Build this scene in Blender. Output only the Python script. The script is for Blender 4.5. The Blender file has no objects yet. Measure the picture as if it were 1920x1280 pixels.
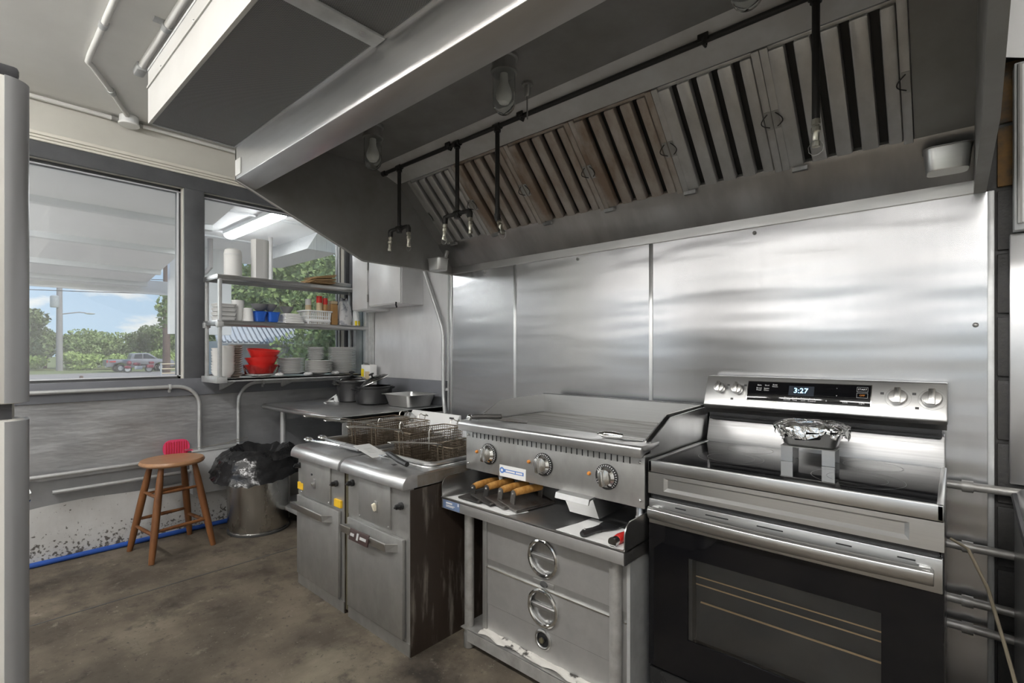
import bpy, bmesh, math, random
from mathutils import Vector, Matrix
R = math.radians
random.seed(7)
sc = bpy.context.scene
C = sc.collection

# ------------------------------------------------------------------ camera
# level camera 1.285 m above the floor; X runs along the cooking line, Y towards the steel wall
cam = bpy.data.objects.new('camera', bpy.data.cameras.new('camera'))
C.objects.link(cam)
cam.location = (0, 0, 1.285)
cam.rotation_euler = (R(90), 0, math.atan2(0.6665, 0.7455))
cam.data.sensor_width = 36
cam.data.lens = 929 / 1920 * 36
cam.data.shift_y = 18 / 1920
cam.data.clip_start = 0.02
cam.data.clip_end = 600
sc.camera = cam
sc.view_settings.view_transform = 'Standard'
sc.view_settings.look = 'None'
sc.view_settings.gamma = 1
sc.view_settings.use_curve_mapping = False
sc.view_settings.exposure = 0.0

# ------------------------------------------------------------------ sky with scattered fair-weather clouds
w = bpy.data.worlds.new('world'); sc.world = w; w.use_nodes = True
nt = w.node_tree; N = nt.nodes; L = nt.links
for n in list(N): N.remove(n)
out = N.new('ShaderNodeOutputWorld'); bg = N.new('ShaderNodeBackground')
tc = N.new('ShaderNodeTexCoord'); sep = N.new('ShaderNodeSeparateXYZ')
L.new(tc.outputs['Generated'], sep.inputs[0])
ramp = N.new('ShaderNodeValToRGB')
ramp.color_ramp.elements[0].position = 0.0; ramp.color_ramp.elements[0].color = (.62, .80, .98, 1)
ramp.color_ramp.elements[1].position = .6; ramp.color_ramp.elements[1].color = (.16, .38, .82, 1)
L.new(sep.outputs['Z'], ramp.inputs[0])
mp = N.new('ShaderNodeMapping'); mp.inputs['Scale'].default_value = (1, 1, 2.6)
L.new(tc.outputs['Generated'], mp.inputs[0])
nz = N.new('ShaderNodeTexNoise'); nz.inputs['Scale'].default_value = 11; nz.inputs['Detail'].default_value = 7
nz.inputs['Roughness'].default_value = .55
L.new(mp.outputs[0], nz.inputs['Vector'])
cr = N.new('ShaderNodeValToRGB')
cr.color_ramp.elements[0].position = .50; cr.color_ramp.elements[1].position = .60
L.new(nz.outputs['Fac'], cr.inputs[0])
mx = N.new('ShaderNodeMix'); mx.data_type = 'RGBA'
mx.inputs['B'].default_value = (1.0, 1.0, 1.0, 1)
L.new(cr.outputs[0], mx.inputs['Factor']); L.new(ramp.outputs[0], mx.inputs['A'])
L.new(mx.outputs['Result'], bg.inputs[0]); bg.inputs[1].default_value = 1.12
L.new(bg.outputs[0], out.inputs[0])

sun = bpy.data.objects.new('sun', bpy.data.lights.new('sun', 'SUN')); C.objects.link(sun)
sun.data.energy = 4.2; sun.data.angle = R(.6); sun.data.color = (1, .95, .86)
sun.location = (20, 10, 40)
sun.rotation_euler = Vector((-.55, -.25, -.80)).to_track_quat('-Z', 'Y').to_euler()

# ------------------------------------------------------------------ materials
MATS = {}
def pm(name, c1, c2=None, rough=.5, rough2=None, metal=0., ns=6., st=(1, 1, 1), det=5., lo=.35, hi=.65,
       bump=0., bs=None, bst=None, bdist=.01, emit=None, es=1., trans=0., ior=1.45, alpha=1., coat=0., spec=.5, sheen=0., aniso=0.):
    m = bpy.data.materials.new(name); m.use_nodes = True
    t = m.node_tree; nd = t.nodes; lk = t.links
    b = nd['Principled BSDF']
    b.inputs['Base Color'].default_value = (*c1, 1)
    b.inputs['Roughness'].default_value = rough
    b.inputs['Metallic'].default_value = metal
    b.inputs['IOR'].default_value = ior
    b.inputs['Specular IOR Level'].default_value = spec
    b.inputs['Transmission Weight'].default_value = trans
    b.inputs['Alpha'].default_value = alpha
    b.inputs['Coat Weight'].default_value = coat
    if emit:
        b.inputs['Emission Color'].default_value = (*emit, 1); b.inputs['Emission Strength'].default_value = es
    co = None
    if c2 or bump or rough2 is not None:
        co = nd.new('ShaderNodeTexCoord')
    if c2 or rough2 is not None:
        mpn = nd.new('ShaderNodeMapping'); mpn.inputs['Scale'].default_value = st
        lk.new(co.outputs['Object'], mpn.inputs[0])
        no = nd.new('ShaderNodeTexNoise'); no.inputs['Scale'].default_value = ns; no.inputs['Detail'].default_value = det
        no.inputs['Roughness'].default_value = .6
        lk.new(mpn.outputs[0], no.inputs['Vector'])
        rp = nd.new('ShaderNodeMapRange'); rp.inputs['From Min'].default_value = lo; rp.inputs['From Max'].default_value = hi
        lk.new(no.outputs['Fac'], rp.inputs['Value'])
        if c2:
            mi = nd.new('ShaderNodeMix'); mi.data_type = 'RGBA'
            mi.inputs['A'].default_value = (*c1, 1); mi.inputs['B'].default_value = (*c2, 1)
            lk.new(rp.outputs[0], mi.inputs['Factor']); lk.new(mi.outputs['Result'], b.inputs['Base Color'])
        if rough2 is not None:
            mr = nd.new('ShaderNodeMapRange'); mr.inputs['To Min'].default_value = rough; mr.inputs['To Max'].default_value = rough2
            lk.new(rp.outputs[0], mr.inputs['Value']); lk.new(mr.outputs[0], b.inputs['Roughness'])
    if bump:
        mb_ = nd.new('ShaderNodeMapping'); mb_.inputs['Scale'].default_value = bst or st
        lk.new(co.outputs['Object'], mb_.inputs[0])
        nb = nd.new('ShaderNodeTexNoise'); nb.inputs['Scale'].default_value = bs or ns; nb.inputs['Detail'].default_value = 3
        lk.new(mb_.outputs[0], nb.inputs['Vector'])
        bu = nd.new('ShaderNodeBump'); bu.inputs['Strength'].default_value = bump; bu.inputs['Distance'].default_value = bdist
        lk.new(nb.outputs['Fac'], bu.inputs['Height']); lk.new(bu.outputs[0], b.inputs['Normal'])
    MATS[name] = m
    return m

M = MATS
# steels
pm('wall_steel', (.53, .53, .54), (.515, .515, .525), rough=.245, rough2=.262, metal=1, ns=2, st=(24, 24, .5), det=2., lo=.2, hi=.8, bump=.6, bs=1.1, bst=(.4, .4, 2.4), bdist=.03)
pm('steel', (.62, .62, .615), (.57, .57, .565), rough=.29, rough2=.35, metal=1, ns=3, st=(.5, 1, 90), det=2., lo=.2, hi=.8)
pm('steel_side', (.58, .58, .58), (.50, .50, .50), rough=.3, rough2=.4, metal=1, ns=4, st=(20, 1, 1))
pm('steel_worn', (.46, .46, .45), (.36, .355, .34), rough=.42, rough2=.55, metal=.85, ns=7, st=(1, 1, .6), bump=.08, bs=90, bdist=.001)
pm('steel_top', (.66, .66, .66), (.52, .52, .52), rough=.28, rough2=.42, metal=.95, ns=6)
pm('steel_hood', (.66, .66, .66), (.54, .53, .52), rough=.30, rough2=.42, metal=1, ns=2.2, st=(.6, 2, 4), bump=.12, bs=1.4, bdist=.01)
pm('plenum_paint', (.50, .495, .475), (.44, .435, .415), rough=.5, metal=.2, ns=2)
pm('rail_steel', (.66, .655, .645), (.52, .505, .48), rough=.4, rough2=.5, metal=.35, ns=4)
pm('splash_steel', (.44, .44, .44), (.39, .39, .39), rough=.36, rough2=.42, metal=1, ns=3, st=(.5, 1, 60), det=2.)
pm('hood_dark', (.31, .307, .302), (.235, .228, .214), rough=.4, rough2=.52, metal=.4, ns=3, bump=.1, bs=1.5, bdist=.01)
pm('hood_trough', (.52, .52, .52), (.37, .365, .36), rough=.28, rough2=.40, metal=1, ns=2, st=(2.5, 1, .6), bump=.1, bs=2, bst=(2, .5, .5), bdist=.01)
pm('filter_grey', (.60, .595, .585), (.45, .44, .425), rough=.32, rough2=.46, metal=.65, ns=9, st=(1, .6, .6))
pm('filter_brown', (.50, .465, .425), (.27, .20, .15), rough=.38, rough2=.58, metal=.55, ns=7, st=(1, .5, .5), det=7)
pm('galvanised', (.62, .63, .63), (.50, .51, .51), rough=.4, rough2=.55, metal=.6, ns=9)
pm('pipe_grey', (.47, .465, .45), (.33, .32, .30), rough=.45, metal=.5, ns=14)
pm('chrome', (.78, .78, .77), rough=.13, metal=1)
pm('knob_steel', (.70, .69, .67), rough=.24, metal=1)
pm('alu_pan', (.70, .70, .69), (.60, .60, .59), rough=.34, metal=1, ns=5)
pm('foil', (.86, .86, .86), rough=.12, metal=1, bump=.55, bs=38, bdist=.012)
pm('can_steel', (.62, .61, .585), (.53, .515, .48), rough=.2, rough2=.32, metal=1, ns=5, st=(1, 1, .3), bump=.25, bs=3.5, bdist=.015)
pm('griddle_plate', (.24, .235, .225), (.155, .15, .14), rough=.42, rough2=.6, metal=.6, ns=7, st=(.5, 3, 1), det=7)
pm('plate_edge', (.16, .145, .125), (.08, .07, .06), rough=.7, ns=24)
pm('cast_iron', (.045, .043, .042), (.075, .07, .065), rough=.5, rough2=.7, metal=.5, ns=12)
pm('press_steel', (.20, .19, .18), (.09, .075, .065), rough=.4, metal=.7, ns=11)
pm('basket_wire', (.34, .285, .22), (.19, .15, .11), rough=.42, metal=.85, ns=30)
pm('wire_bright', (.55, .53, .49), rough=.3, metal=1)
pm('black_pipe', (.032, .031, .03), rough=.42, metal=.3)
pm('nozzle', (.62, .60, .52), rough=.3, metal=1)
pm('black_plastic', (.022, .022, .023), rough=.38)
pm('black_enamel', (.014, .014, .015), (.02, .02, .02), rough=.16, rough2=.3, ns=5, spec=.5)
pm('black_glass', (.006, .006, .007), rough=.05, spec=.45)
pm('oven_glass', (.045, .043, .040), rough=.07, spec=.5)
pm('oven_frame', (.16, .16, .16), rough=.3, metal=.6)
pm('oven_rack_lit', (.95, .68, .38), rough=.4)  # orange gleam on the rack wires put into their base colour
pm('ring_print', (.42, .42, .42), rough=.4)
pm('print_grey', (.45, .45, .45), rough=.5)
pm('print_white', (.78, .78, .78), rough=.5)
pm('print_dark', (.07, .07, .07), rough=.5)
pm('digits', (.2, .5, 1), emit=(.45, .78, 1), es=3.2)
pm('digit_panel', (.03, .035, .045), rough=.15)
pm('amber', (.65, .25, .05), rough=.25)
pm('label_white', (.80, .80, .79), rough=.5)
pm('label_blue', (.10, .22, .55), rough=.5)
pm('label_blue_grey', (.16, .22, .36), rough=.45)
pm('label_yellow', (.80, .50, .02), (.72, .42, .02), rough=.5, ns=40)
pm('nameplate', (.055, .035, .033), rough=.4)
pm('switch_ivory', (.82, .76, .60), rough=.4)
# grease-streaked flank of the fryer
pm('fryer_side', (.034, .024, .018), (.26, .235, .20), rough=.45, rough2=.7, ns=4.0, st=(1, 5.0, .7), det=9, lo=.54, hi=.80, bump=.2, bs=14, bst=(1, 2, .5), bdist=.004)
pm('fryer_rim', (.33, .31, .28), (.20, .16, .12), rough=.5, metal=.7, ns=8, st=(1, 1, 1), bump=.1, bs=30)
pm('oil', (.02, .012, .006), rough=.2, spec=.6)
pm('gap_brass', (.10, .09, .055), rough=.6)
# room
def concrete():
    m = pm('concrete', (.175, .145, .108), (.085, .070, .054), rough=.62, rough2=.85, ns=2.0, det=10, lo=.38, hi=.62, bump=.2, bs=60, bdist=.003)
    t = m.node_tree; nd = t.nodes; lk = t.links; b = nd['Principled BSDF']
    prev = b.inputs['Base Color'].links[0].from_socket
    co = nd.new('ShaderNodeTexCoord')
    # paler worn patches and dark grease stains, each with its own shape
    def layer(prev, col, scale, lo, hi, w=None, det=8, st=(1, 1, 1)):
        mpn = nd.new('ShaderNodeMapping'); mpn.inputs['Scale'].default_value = st
        mpn.inputs['Location'].default_value = (w or 0, (w or 0) * .7, 0)
        lk.new(co.outputs['Object'], mpn.inputs[0])
        no = nd.new('ShaderNodeTexNoise'); no.inputs['Scale'].default_value = scale; no.inputs['Detail'].default_value = det
        no.inputs['Roughness'].default_value = .65
        lk.new(mpn.outputs[0], no.inputs['Vector'])
        mr = nd.new('ShaderNodeMapRange'); mr.inputs['From Min'].default_value = lo; mr.inputs['From Max'].default_value = hi
        lk.new(no.outputs['Fac'], mr.inputs['Value'])
        mi = nd.new('ShaderNodeMix'); mi.data_type = 'RGBA'
        lk.new(mr.outputs[0], mi.inputs['Factor']); lk.new(prev, mi.inputs['A']); mi.inputs['B'].default_value = (*col, 1)
        return mi.outputs['Result']
    p = layer(prev, (.30, .265, .195), 1.1, .55, .75, 3.1, st=(1, .7, 1))
    p = layer(p, (.038, .031, .025), 1.9, .53, .68, 9.7)
    p = layer(p, (.055, .046, .037), 7.5, .56, .70, 4.4, 10)
    p = layer(p, (.25, .22, .175), 11, .60, .74, 2.2, 10)
    p = layer(p, (.05, .043, .036), 38, .60, .70, 6.0, 5)
    p = layer(p, (.27, .245, .205), 75, .67, .74, 1.0, 2)
    lk.new(p, b.inputs['Base Color'])
concrete()
pm('ceiling_paint', (.82, .815, .79), (.75, .74, .715), rough=.6, ns=1.6, det=6)
pm('cream_paint', (.66, .645, .59), (.60, .585, .535), rough=.55, ns=2)
pm('cream_trim', (.80, .77, .69), rough=.5)
pm('wall_white', (.80, .80, .785), (.74, .74, .725), rough=.7, ns=2)
pm('charcoal_paint', (.105, .108, .115), (.085, .088, .094), rough=.5, ns=9, bump=.15, bs=30, bdist=.002)
pm('slate_paint', (.18, .186, .205), (.155, .16, .178), rough=.45, ns=6, bump=.1, bs=40, bdist=.002)
pm('stop_white', (.62, .63, .66), rough=.5)
pm('foil_sheet', (.46, .465, .475), (.36, .365, .375), rough=.34, rough2=.5, metal=.55, ns=3, bump=.5, bs=5, bst=(1, .6, 2.4), bdist=.02)
pm('grey_board', (.27, .27, .275), (.22, .22, .225), rough=.5, ns=5)
def plastic_sheet():
    m = pm('plastic_sheet', (.60, .60, .59), (.50, .495, .48), rough=.4, ns=4, bump=.5, bs=6, bst=(1, 1.6, .7), bdist=.015)
    t = m.node_tree; nd = t.nodes; lk = t.links; b = nd['Principled BSDF']
    prev = b.inputs['Base Color'].links[0].from_socket
    co = nd.new('ShaderNodeTexCoord'); no = nd.new('ShaderNodeTexNoise'); no.inputs['Scale'].default_value = 55
    no.inputs['Detail'].default_value = 5
    lk.new(co.outputs['Object'], no.inputs['Vector'])
    mr = nd.new('ShaderNodeMapRange'); mr.inputs['From Min'].default_value = .60; mr.inputs['From Max'].default_value = .68
    # mould speckle is thickest along the floor line
    sp = nd.new('ShaderNodeSeparateXYZ'); lk.new(co.outputs['Object'], sp.inputs[0])
    hz = nd.new('ShaderNodeMapRange'); hz.inputs['From Min'].default_value = .0; hz.inputs['From Max'].default_value = .22
    hz.inputs['To Min'].default_value = .14; hz.inputs['To Max'].default_value = -.06
    lk.new(sp.outputs['Z'], hz.inputs['Value'])
    ad = nd.new('ShaderNodeMath'); ad.operation = 'ADD'; lk.new(no.outputs['Fac'], ad.inputs[0]); lk.new(hz.outputs[0], ad.inputs[1])
    lk.new(ad.outputs[0], mr.inputs['Value'])
    mi = nd.new('ShaderNodeMix'); mi.data_type = 'RGBA'; mi.inputs['B'].default_value = (.12, .11, .10, 1)
    lk.new(mr.outputs[0], mi.inputs['Factor']); lk.new(prev, mi.inputs['A']); lk.new(mi.outputs['Result'], b.inputs['Base Color'])
plastic_sheet()
pm('white_film', (.66, .66, .66), rough=.28, bump=.5, bs=5, bdist=.02)
pm('block_black', (.035, .034, .034), (.06, .058, .055), rough=.5, rough2=.8, ns=40, bump=.5, bs=70, bdist=.004)
pm('char_rust', (.20, .11, .035), (.05, .045, .04), rough=.8, ns=14)
pm('panel_steel', (.63, .63, .635), (.55, .55, .555), rough=.3, metal=.9, ns=3, bump=.2, bs=4, bdist=.01)
pm('glass', (1, 1, 1), rough=.0, trans=1, ior=1.45)
pm('jar_glass', (.93, .95, .94), rough=.03, trans=1, ior=1.3)
pm('bulb', (.80, .79, .76), rough=.35)
# things
pm('stool_wood', (.24, .10, .036), (.13, .05, .018), rough=.38, rough2=.55, ns=6, st=(3, 3, .35), det=8)
pm('stool_seat', (.42, .235, .125), (.33, .17, .085), rough=.35, ns=4, st=(6, 1, 1))
pm('handle_wood', (.55, .30, .085), (.37, .16, .035), rough=.45, ns=12, st=(5, .6, 5), det=6)
pm('bag_black', (.02, .02, .021), rough=.17, bump=.5, bs=13, bdist=.02)
pm('red_plastic', (.62, .025, .02), rough=.3)
pm('red_bowl', (.68, .03, .025), rough=.28)
pm('pink_mesh', (.72, .06, .16), rough=.5)
pm('blue_pipe', (.03, .10, .42), (.025, .08, .33), rough=.35, ns=8)
pm('blue_plastic', (.02, .11, .50), rough=.3)
pm('white_plastic', (.76, .77, .77), rough=.4)
pm('foam_white', (.80, .80, .79), rough=.6)
pm('porcelain', (.78, .77, .75), rough=.25)
pm('plate_grey', (.74, .74, .735), rough=.3)
pm('paper', (.82, .82, .81), rough=.75)
pm('towel', (.80, .80, .79), rough=.85, bump=.3, bs=120, bdist=.002)
pm('cardboard', (.40, .26, .13), (.34, .215, .105), rough=.7, ns=9)
pm('wicker', (.55, .51, .45), (.42, .38, .32), rough=.6, ns=30)
pm('smoke_plastic', (.20, .20, .205), rough=.25)
pm('brown_sugar', (.46, .27, .11), (.38, .21, .08), rough=.5, ns=20)
pm('yellow_plastic', (.80, .62, .02), rough=.4)
pm('tan_plastic', (.62, .50, .32), rough=.4)
pm('bag_print', (.72, .72, .73), (.35, .36, .40), rough=.35, ns=16, lo=.52, hi=.6)
pm('pot_black', (.026, .026, .027), rough=.25)
pm('pot_glass', (.55, .58, .58), rough=.05, metal=.4)
pm('fridge_white', (.63, .615, .575), rough=.4)
pm('fridge_grey', (.42, .425, .435), rough=.35, metal=.5)
pm('fridge_dark', (.06, .06, .065), rough=.5)
pm('cord_tan', (.42, .36, .26), rough=.5)
pm('box_grey', (.52, .53, .54), (.47, .48, .49), rough=.45, ns=4)
pm('lamp_white', (.85, .85, .84), rough=.5)
pm('tube_light', (1, 1, 1), emit=(1, .98, .95), es=70)
pm('porch_fill', (1, 1, 1), emit=(1, 1, 1), es=120)  # added fill for the sloped porch roof
pm('strip_light', (1, 1, 1), emit=(1, .98, .95), es=5)
pm('tube_bay', (1, 1, 1), emit=(1, 1, 1), es=42)
pm('hood_fill_light', (1, 1, 1), emit=(1, .97, .93), es=13)  # added fill for the underside of the hood
pm('corner_sheet', (.74, .74, .75), (.64, .64, .65), rough=.34, rough2=.46, metal=.45, ns=3, st=(2, 2, .7), bump=.35, bs=4, bdist=.02)
pm('box_pale', (.76, .76, .77), (.69, .69, .70), rough=.36, metal=.25, ns=4, bump=.12, bs=5, bdist=.01)
pm('warmer_steel', (.56, .555, .545), (.46, .455, .445), rough=.38, rough2=.5, metal=.75, ns=5, st=(1, 1, 1))
pm('cup_dark', (.20, .195, .185), rough=.3, metal=.9)
pm('bright_blade', (.86, .86, .85), rough=.45, metal=.55)
# outdoors
pm('asphalt', (.30, .27, .25), (.24, .215, .20), rough=.9, ns=3)
pm('grass', (.20, .22, .085), (.13, .15, .055), rough=.9, ns=2.5)
pm('porch_paint', (.80, .80, .81), (.74, .745, .755), rough=.6, ns=2)
pm('porch_beam', (.62, .63, .65), rough=.6)
pm('shed_metal', (.62, .63, .64), (.52, .53, .54), rough=.5, metal=.3, ns=60, st=(1, 1, .01), det=0)
pm('shed_wall', (.50, .51, .52), rough=.7)
pm('bark', (.16, .10, .08), (.10, .065, .05), rough=.9, ns=9, st=(1, 1, .2))
pm('pole_grey', (.34, .32, .32), (.26, .245, .245), rough=.8, ns=6, st=(1, 1, .1))
for nm_, a_, b_ in (('leaf_dark', (.12, .17, .06), (.20, .25, .10)), ('leaf_mid', (.18, .26, .075), (.28, .36, .12)), ('leaf_pale', (.27, .38, .09), (.40, .50, .16))):
    pm(nm_, a_, b_, rough=.6, ns=.9)
pm('truck_paint', (.30, .30, .325), rough=.3, metal=.4, coat=.4)
pm('car_glass', (.05, .055, .07), rough=.08)
pm('tyre', (.025, .025, .026), rough=.8)
pm('bike_red', (.22, .03, .05), rough=.3)
# perforated supply panel: fine holes as a pattern too small to build
def perforated():
    m = pm('perforated', (.17, .17, .172), rough=.5, metal=.6)
    t = m.node_tree; nd = t.nodes; lk = t.links; b = nd['Principled BSDF']
    co = nd.new('ShaderNodeTexCoord'); mp_ = nd.new('ShaderNodeMapping')
    mp_.inputs['Scale'].default_value = (215, 215, 215); mp_.inputs['Rotation'].default_value = (0, 0, R(45))
    lk.new(co.outputs['Object'], mp_.inputs[0])
    fr = nd.new('ShaderNodeVectorMath'); fr.operation = 'FRACTION'; lk.new(mp_.outputs[0], fr.inputs[0])
    sb = nd.new('ShaderNodeVectorMath'); sb.operation = 'SUBTRACT'; sb.inputs[1].default_value = (.5, .5, 0)
    lk.new(fr.outputs[0], sb.inputs[0])
    ml = nd.new('ShaderNodeVectorMath'); ml.operation = 'MULTIPLY'; ml.inputs[1].default_value = (1, 1, 0)
    lk.new(sb.outputs[0], ml.inputs[0])
    ln = nd.new('ShaderNodeVectorMath'); ln.operation = 'LENGTH'; lk.new(ml.outputs[0], ln.inputs[0])
    mr = nd.new('ShaderNodeMapRange'); mr.inputs['From Min'].default_value = .26; mr.inputs['From Max'].default_value = .36
    lk.new(ln.outputs['Value'], mr.inputs['Value'])
    mi = nd.new('ShaderNodeMix'); mi.data_type = 'RGBA'
    mi.inputs['A'].default_value = (.02, .02, .02, 1); mi.inputs['B'].default_value = (.27, .27, .272, 1)
    lk.new(mr.outputs[0], mi.inputs['Factor']); lk.new(mi.outputs['Result'], b.inputs['Base Color'])
perforated()
# thin glass that keeps light and view going straight through
def thin_glass(name, tint, refl, haze=0.):
    m = bpy.data.materials.new(name); m.use_nodes = True
    t = m.node_tree; nd = t.nodes; lk = t.links
    for n in list(nd): nd.remove(n)
    o = nd.new('ShaderNodeOutputMaterial'); tr = nd.new('ShaderNodeBsdfTransparent'); gl = nd.new('ShaderNodeBsdfGlossy')
    tr.inputs[0].default_value = (*tint, 1); gl.inputs['Roughness'].default_value = .02
    fz = nd.new('ShaderNodeFresnel'); fz.inputs['IOR'].default_value = 1.5
    ms = nd.new('ShaderNodeMixShader'); mu = nd.new('ShaderNodeMath'); mu.operation = 'MULTIPLY'; mu.inputs[1].default_value = refl
    lk.new(fz.outputs[0], mu.inputs[0]); lk.new(mu.outputs[0], ms.inputs[0])
    lk.new(tr.outputs[0], ms.inputs[1]); lk.new(gl.outputs[0], ms.inputs[2]); lk.new(ms.outputs[0], o.inputs[0])
    if haze:                                     # pale haze mixed into the dirty kitchen panes to wash out the view
        df = nd.new('ShaderNodeBsdfDiffuse'); df.inputs[0].default_value = (.85, .86, .87, 1)
        m2 = nd.new('ShaderNodeMixShader'); m2.inputs[0].default_value = haze
        lk.new(ms.outputs[0], m2.inputs[1]); lk.new(df.outputs[0], m2.inputs[2]); lk.new(m2.outputs[0], o.inputs[0])
    MATS[name] = m
thin_glass('window_glass', (.95, .97, .97), 1.0)
thin_glass('hazy_glass', (.95, .97, .97), 1.1, .13)
thin_glass('clear_film', (.90, .91, .92), 1.4)

# ------------------------------------------------------------------ mesh building
class MB:
    def __init__(s): s.v = []; s.f = []
    def add(s, v, f):
        o = len(s.v); s.v += [tuple(p) for p in v]; s.f += [tuple(i + o for i in q) for q in f]; return s
    def box(s, x0, x1, y0, y1, z0, z1):
        v = [(x, y, z) for x in (x0, x1) for y in (y0, y1) for z in (z0, z1)]
        return s.add(v, [(0, 1, 3, 2), (4, 6, 7, 5), (0, 4, 5, 1), (2, 3, 7, 6), (0, 2, 6, 4), (1, 5, 7, 3)])
    def obox(s, c, size, rot):
        v = [Vector(c) + rot @ Vector((x * size[0] / 2, y * size[1] / 2, z * size[2] / 2)) for x in (-1, 1) for y in (-1, 1) for z in (-1, 1)]
        return s.add(v, [(0, 1, 3, 2), (4, 6, 7, 5), (0, 4, 5, 1), (2, 3, 7, 6), (0, 2, 6, 4), (1, 5, 7, 3)])
    def tube(s, pts, r, seg=8, closed=False, caps=True):
        P = [Vector(p) for p in pts]; n = len(P); rad = r if isinstance(r, (list, tuple)) else [r] * n
        T = []
        for i in range(n):
            a = P[(i - 1) % n] if (closed or i) else P[0]; b = P[(i + 1) % n] if (closed or i < n - 1) else P[-1]
            d = b - a; T.append(d.normalized() if d.length > 1e-9 else Vector((0, 0, 1)))
        u = T[0].orthogonal().normalized(); rings = []
        for i in range(n):
            u = (u - T[i] * u.dot(T[i])); u = u.normalized() if u.length > 1e-6 else T[i].orthogonal().normalized()
            w_ = T[i].cross(u)
            rings.append([P[i] + (u * math.cos(k * 2 * math.pi / seg) + w_ * math.sin(k * 2 * math.pi / seg)) * rad[i] for k in range(seg)])
        v = [p for q in rings for p in q]; f = []
        for i in range(n if closed else n - 1):
            j = (i + 1) % n
            for k in range(seg): f.append((i * seg + k, i * seg + (k + 1) % seg, j * seg + (k + 1) % seg, j * seg + k))
        if caps and not closed: f += [tuple(range(seg))[::-1], tuple(range((n - 1) * seg, n * seg))]
        return s.add(v, f)
    def cyl(s, p0, p1, r, r2=None, seg=16): return s.tube([p0, p1], [r, r if r2 is None else r2], seg)
    def lathe(s, prof, c=(0, 0, 0), seg=24, rot=None, sx=1, sy=1):
        c = Vector(c); v = []; f = []
        for (r, z) in prof:
            for k in range(seg):
                a = k * 2 * math.pi / seg; p = Vector((r * math.cos(a) * sx, r * math.sin(a) * sy, z))
                v.append(c + (rot @ p if rot else p))
        n = len(prof)
        for i in range(n - 1):
            for k in range(seg): f.append((i * seg + k, i * seg + (k + 1) % seg, (i + 1) * seg + (k + 1) % seg, (i + 1) * seg + k))
        f += [tuple(range(seg))[::-1], tuple(range((n - 1) * seg, n * seg))]
        return s.add(v, f)
    def shell(s, prof, c=(0, 0, 0), seg=24, rot=None):   # a closed profile loop spun round (bowl with inside)
        c = Vector(c); v = []; f = []; n = len(prof)
        for (r, z) in prof:
            for k in range(seg):
                a = k * 2 * math.pi / seg; p = Vector((r * math.cos(a), r * math.sin(a), z)); v.append(c + (rot @ p if rot else p))
        for i in range(n - 1):
            for k in range(seg): f.append((i * seg + k, i * seg + (k + 1) % seg, (i + 1) * seg + (k + 1) % seg, (i + 1) * seg + k))
        return s.add(v, f)
    def prism(s, poly, ax, d0, d1):
        def p3(a, b, d): return (d, a, b) if ax == 'x' else (a, d, b) if ax == 'y' else (a, b, d)
        n = len(poly)
        v = [p3(a, b, d0) for a, b in poly] + [p3(a, b, d1) for a, b in poly]
        f = [tuple(range(n)), tuple(range(n, 2 * n))[::-1]] + [(i, (i + 1) % n, n + (i + 1) % n, n + i) for i in range(n)]
        return s.add(v, f)
    def grid(s, fn, nu, nv):
        v = [fn(i / nu, j / nv) for i in range(nu + 1) for j in range(nv + 1)]
        f = [(i * (nv + 1) + j, (i + 1) * (nv + 1) + j, (i + 1) * (nv + 1) + j + 1, i * (nv + 1) + j + 1) for i in range(nu) for j in range(nv)]
        return s.add(v, f)
    def sphere(s, c, r, seg=16, rings=8, sx=1, sy=1, sz=1):
        return s.lathe([(max(1e-4, r * math.sin(math.pi * i / rings)), -r * math.cos(math.pi * i / rings) * sz) for i in range(rings + 1)], c, seg, None, sx, sy)
    def build(s, name, mat, parent=None, bevel=0., seg=2, world=True, smooth=38, thick=0., kind=None):
        off = Vector((0, 0, 0)); q = parent
        if world:
            while q is not None: off = off + q.location; q = q.parent
        me = bpy.data.meshes.new(name)
        me.from_pydata([tuple(Vector(p) - off) for p in s.v], [], s.f)
        bm = bmesh.new(); bm.from_mesh(me)
        bmesh.ops.recalc_face_normals(bm, faces=bm.faces)
        if thick: bmesh.ops.solidify(bm, geom=list(bm.faces), thickness=thick)
        if bevel:
            ed = [e for e in bm.edges if len(e.link_faces) == 2 and e.calc_face_angle(0) > R(40)]
            bmesh.ops.bevel(bm, geom=ed, offset=bevel, segments=seg, profile=.5, affect='EDGES', clamp_overlap=True)
        for e in bm.edges:
            e.smooth = not (len(e.link_faces) == 2 and e.calc_face_angle(0) > R(smooth))
        for f in bm.faces: f.smooth = True
        bm.to_mesh(me); bm.free()
        me.materials.append(M[mat])
        o = bpy.data.objects.new(name, me); C.objects.link(o)
        if parent: o.parent = parent
        if kind: o['kind'] = kind
        return o
def rbox(w_, d_, r, n=4):
    """rounded rectangle outline, centred"""
    pts = []
    for cx, cy, a0 in ((w_ / 2 - r, d_ / 2 - r, 0), (-w_ / 2 + r, d_ / 2 - r, 90), (-w_ / 2 + r, -d_ / 2 + r, 180), (w_ / 2 - r, -d_ / 2 + r, 270)):
        for k in range(n + 1):
            a = R(a0 + 90 * k / n); pts.append((cx + r * math.cos(a), cy + r * math.sin(a)))
    return pts
def tag(o, label, cat, group=None):
    o['label'] = label; o['category'] = cat
    if group: o['group'] = group
    return o
def thing(name, label, cat, loc=(0, 0, 0), rz=0., group=None):
    o = bpy.data.objects.new(name, None); C.objects.link(o)
    o.empty_display_size = .05; o.location = loc; o.rotation_euler = (0, 0, rz)
    return tag(o, label, cat, group)
def copy_tree(o, parent=None):
    c = o.copy(); C.objects.link(c); c.parent = parent
    for ch in [x for x in o.children]: copy_tree(ch, c)
    return c
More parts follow.
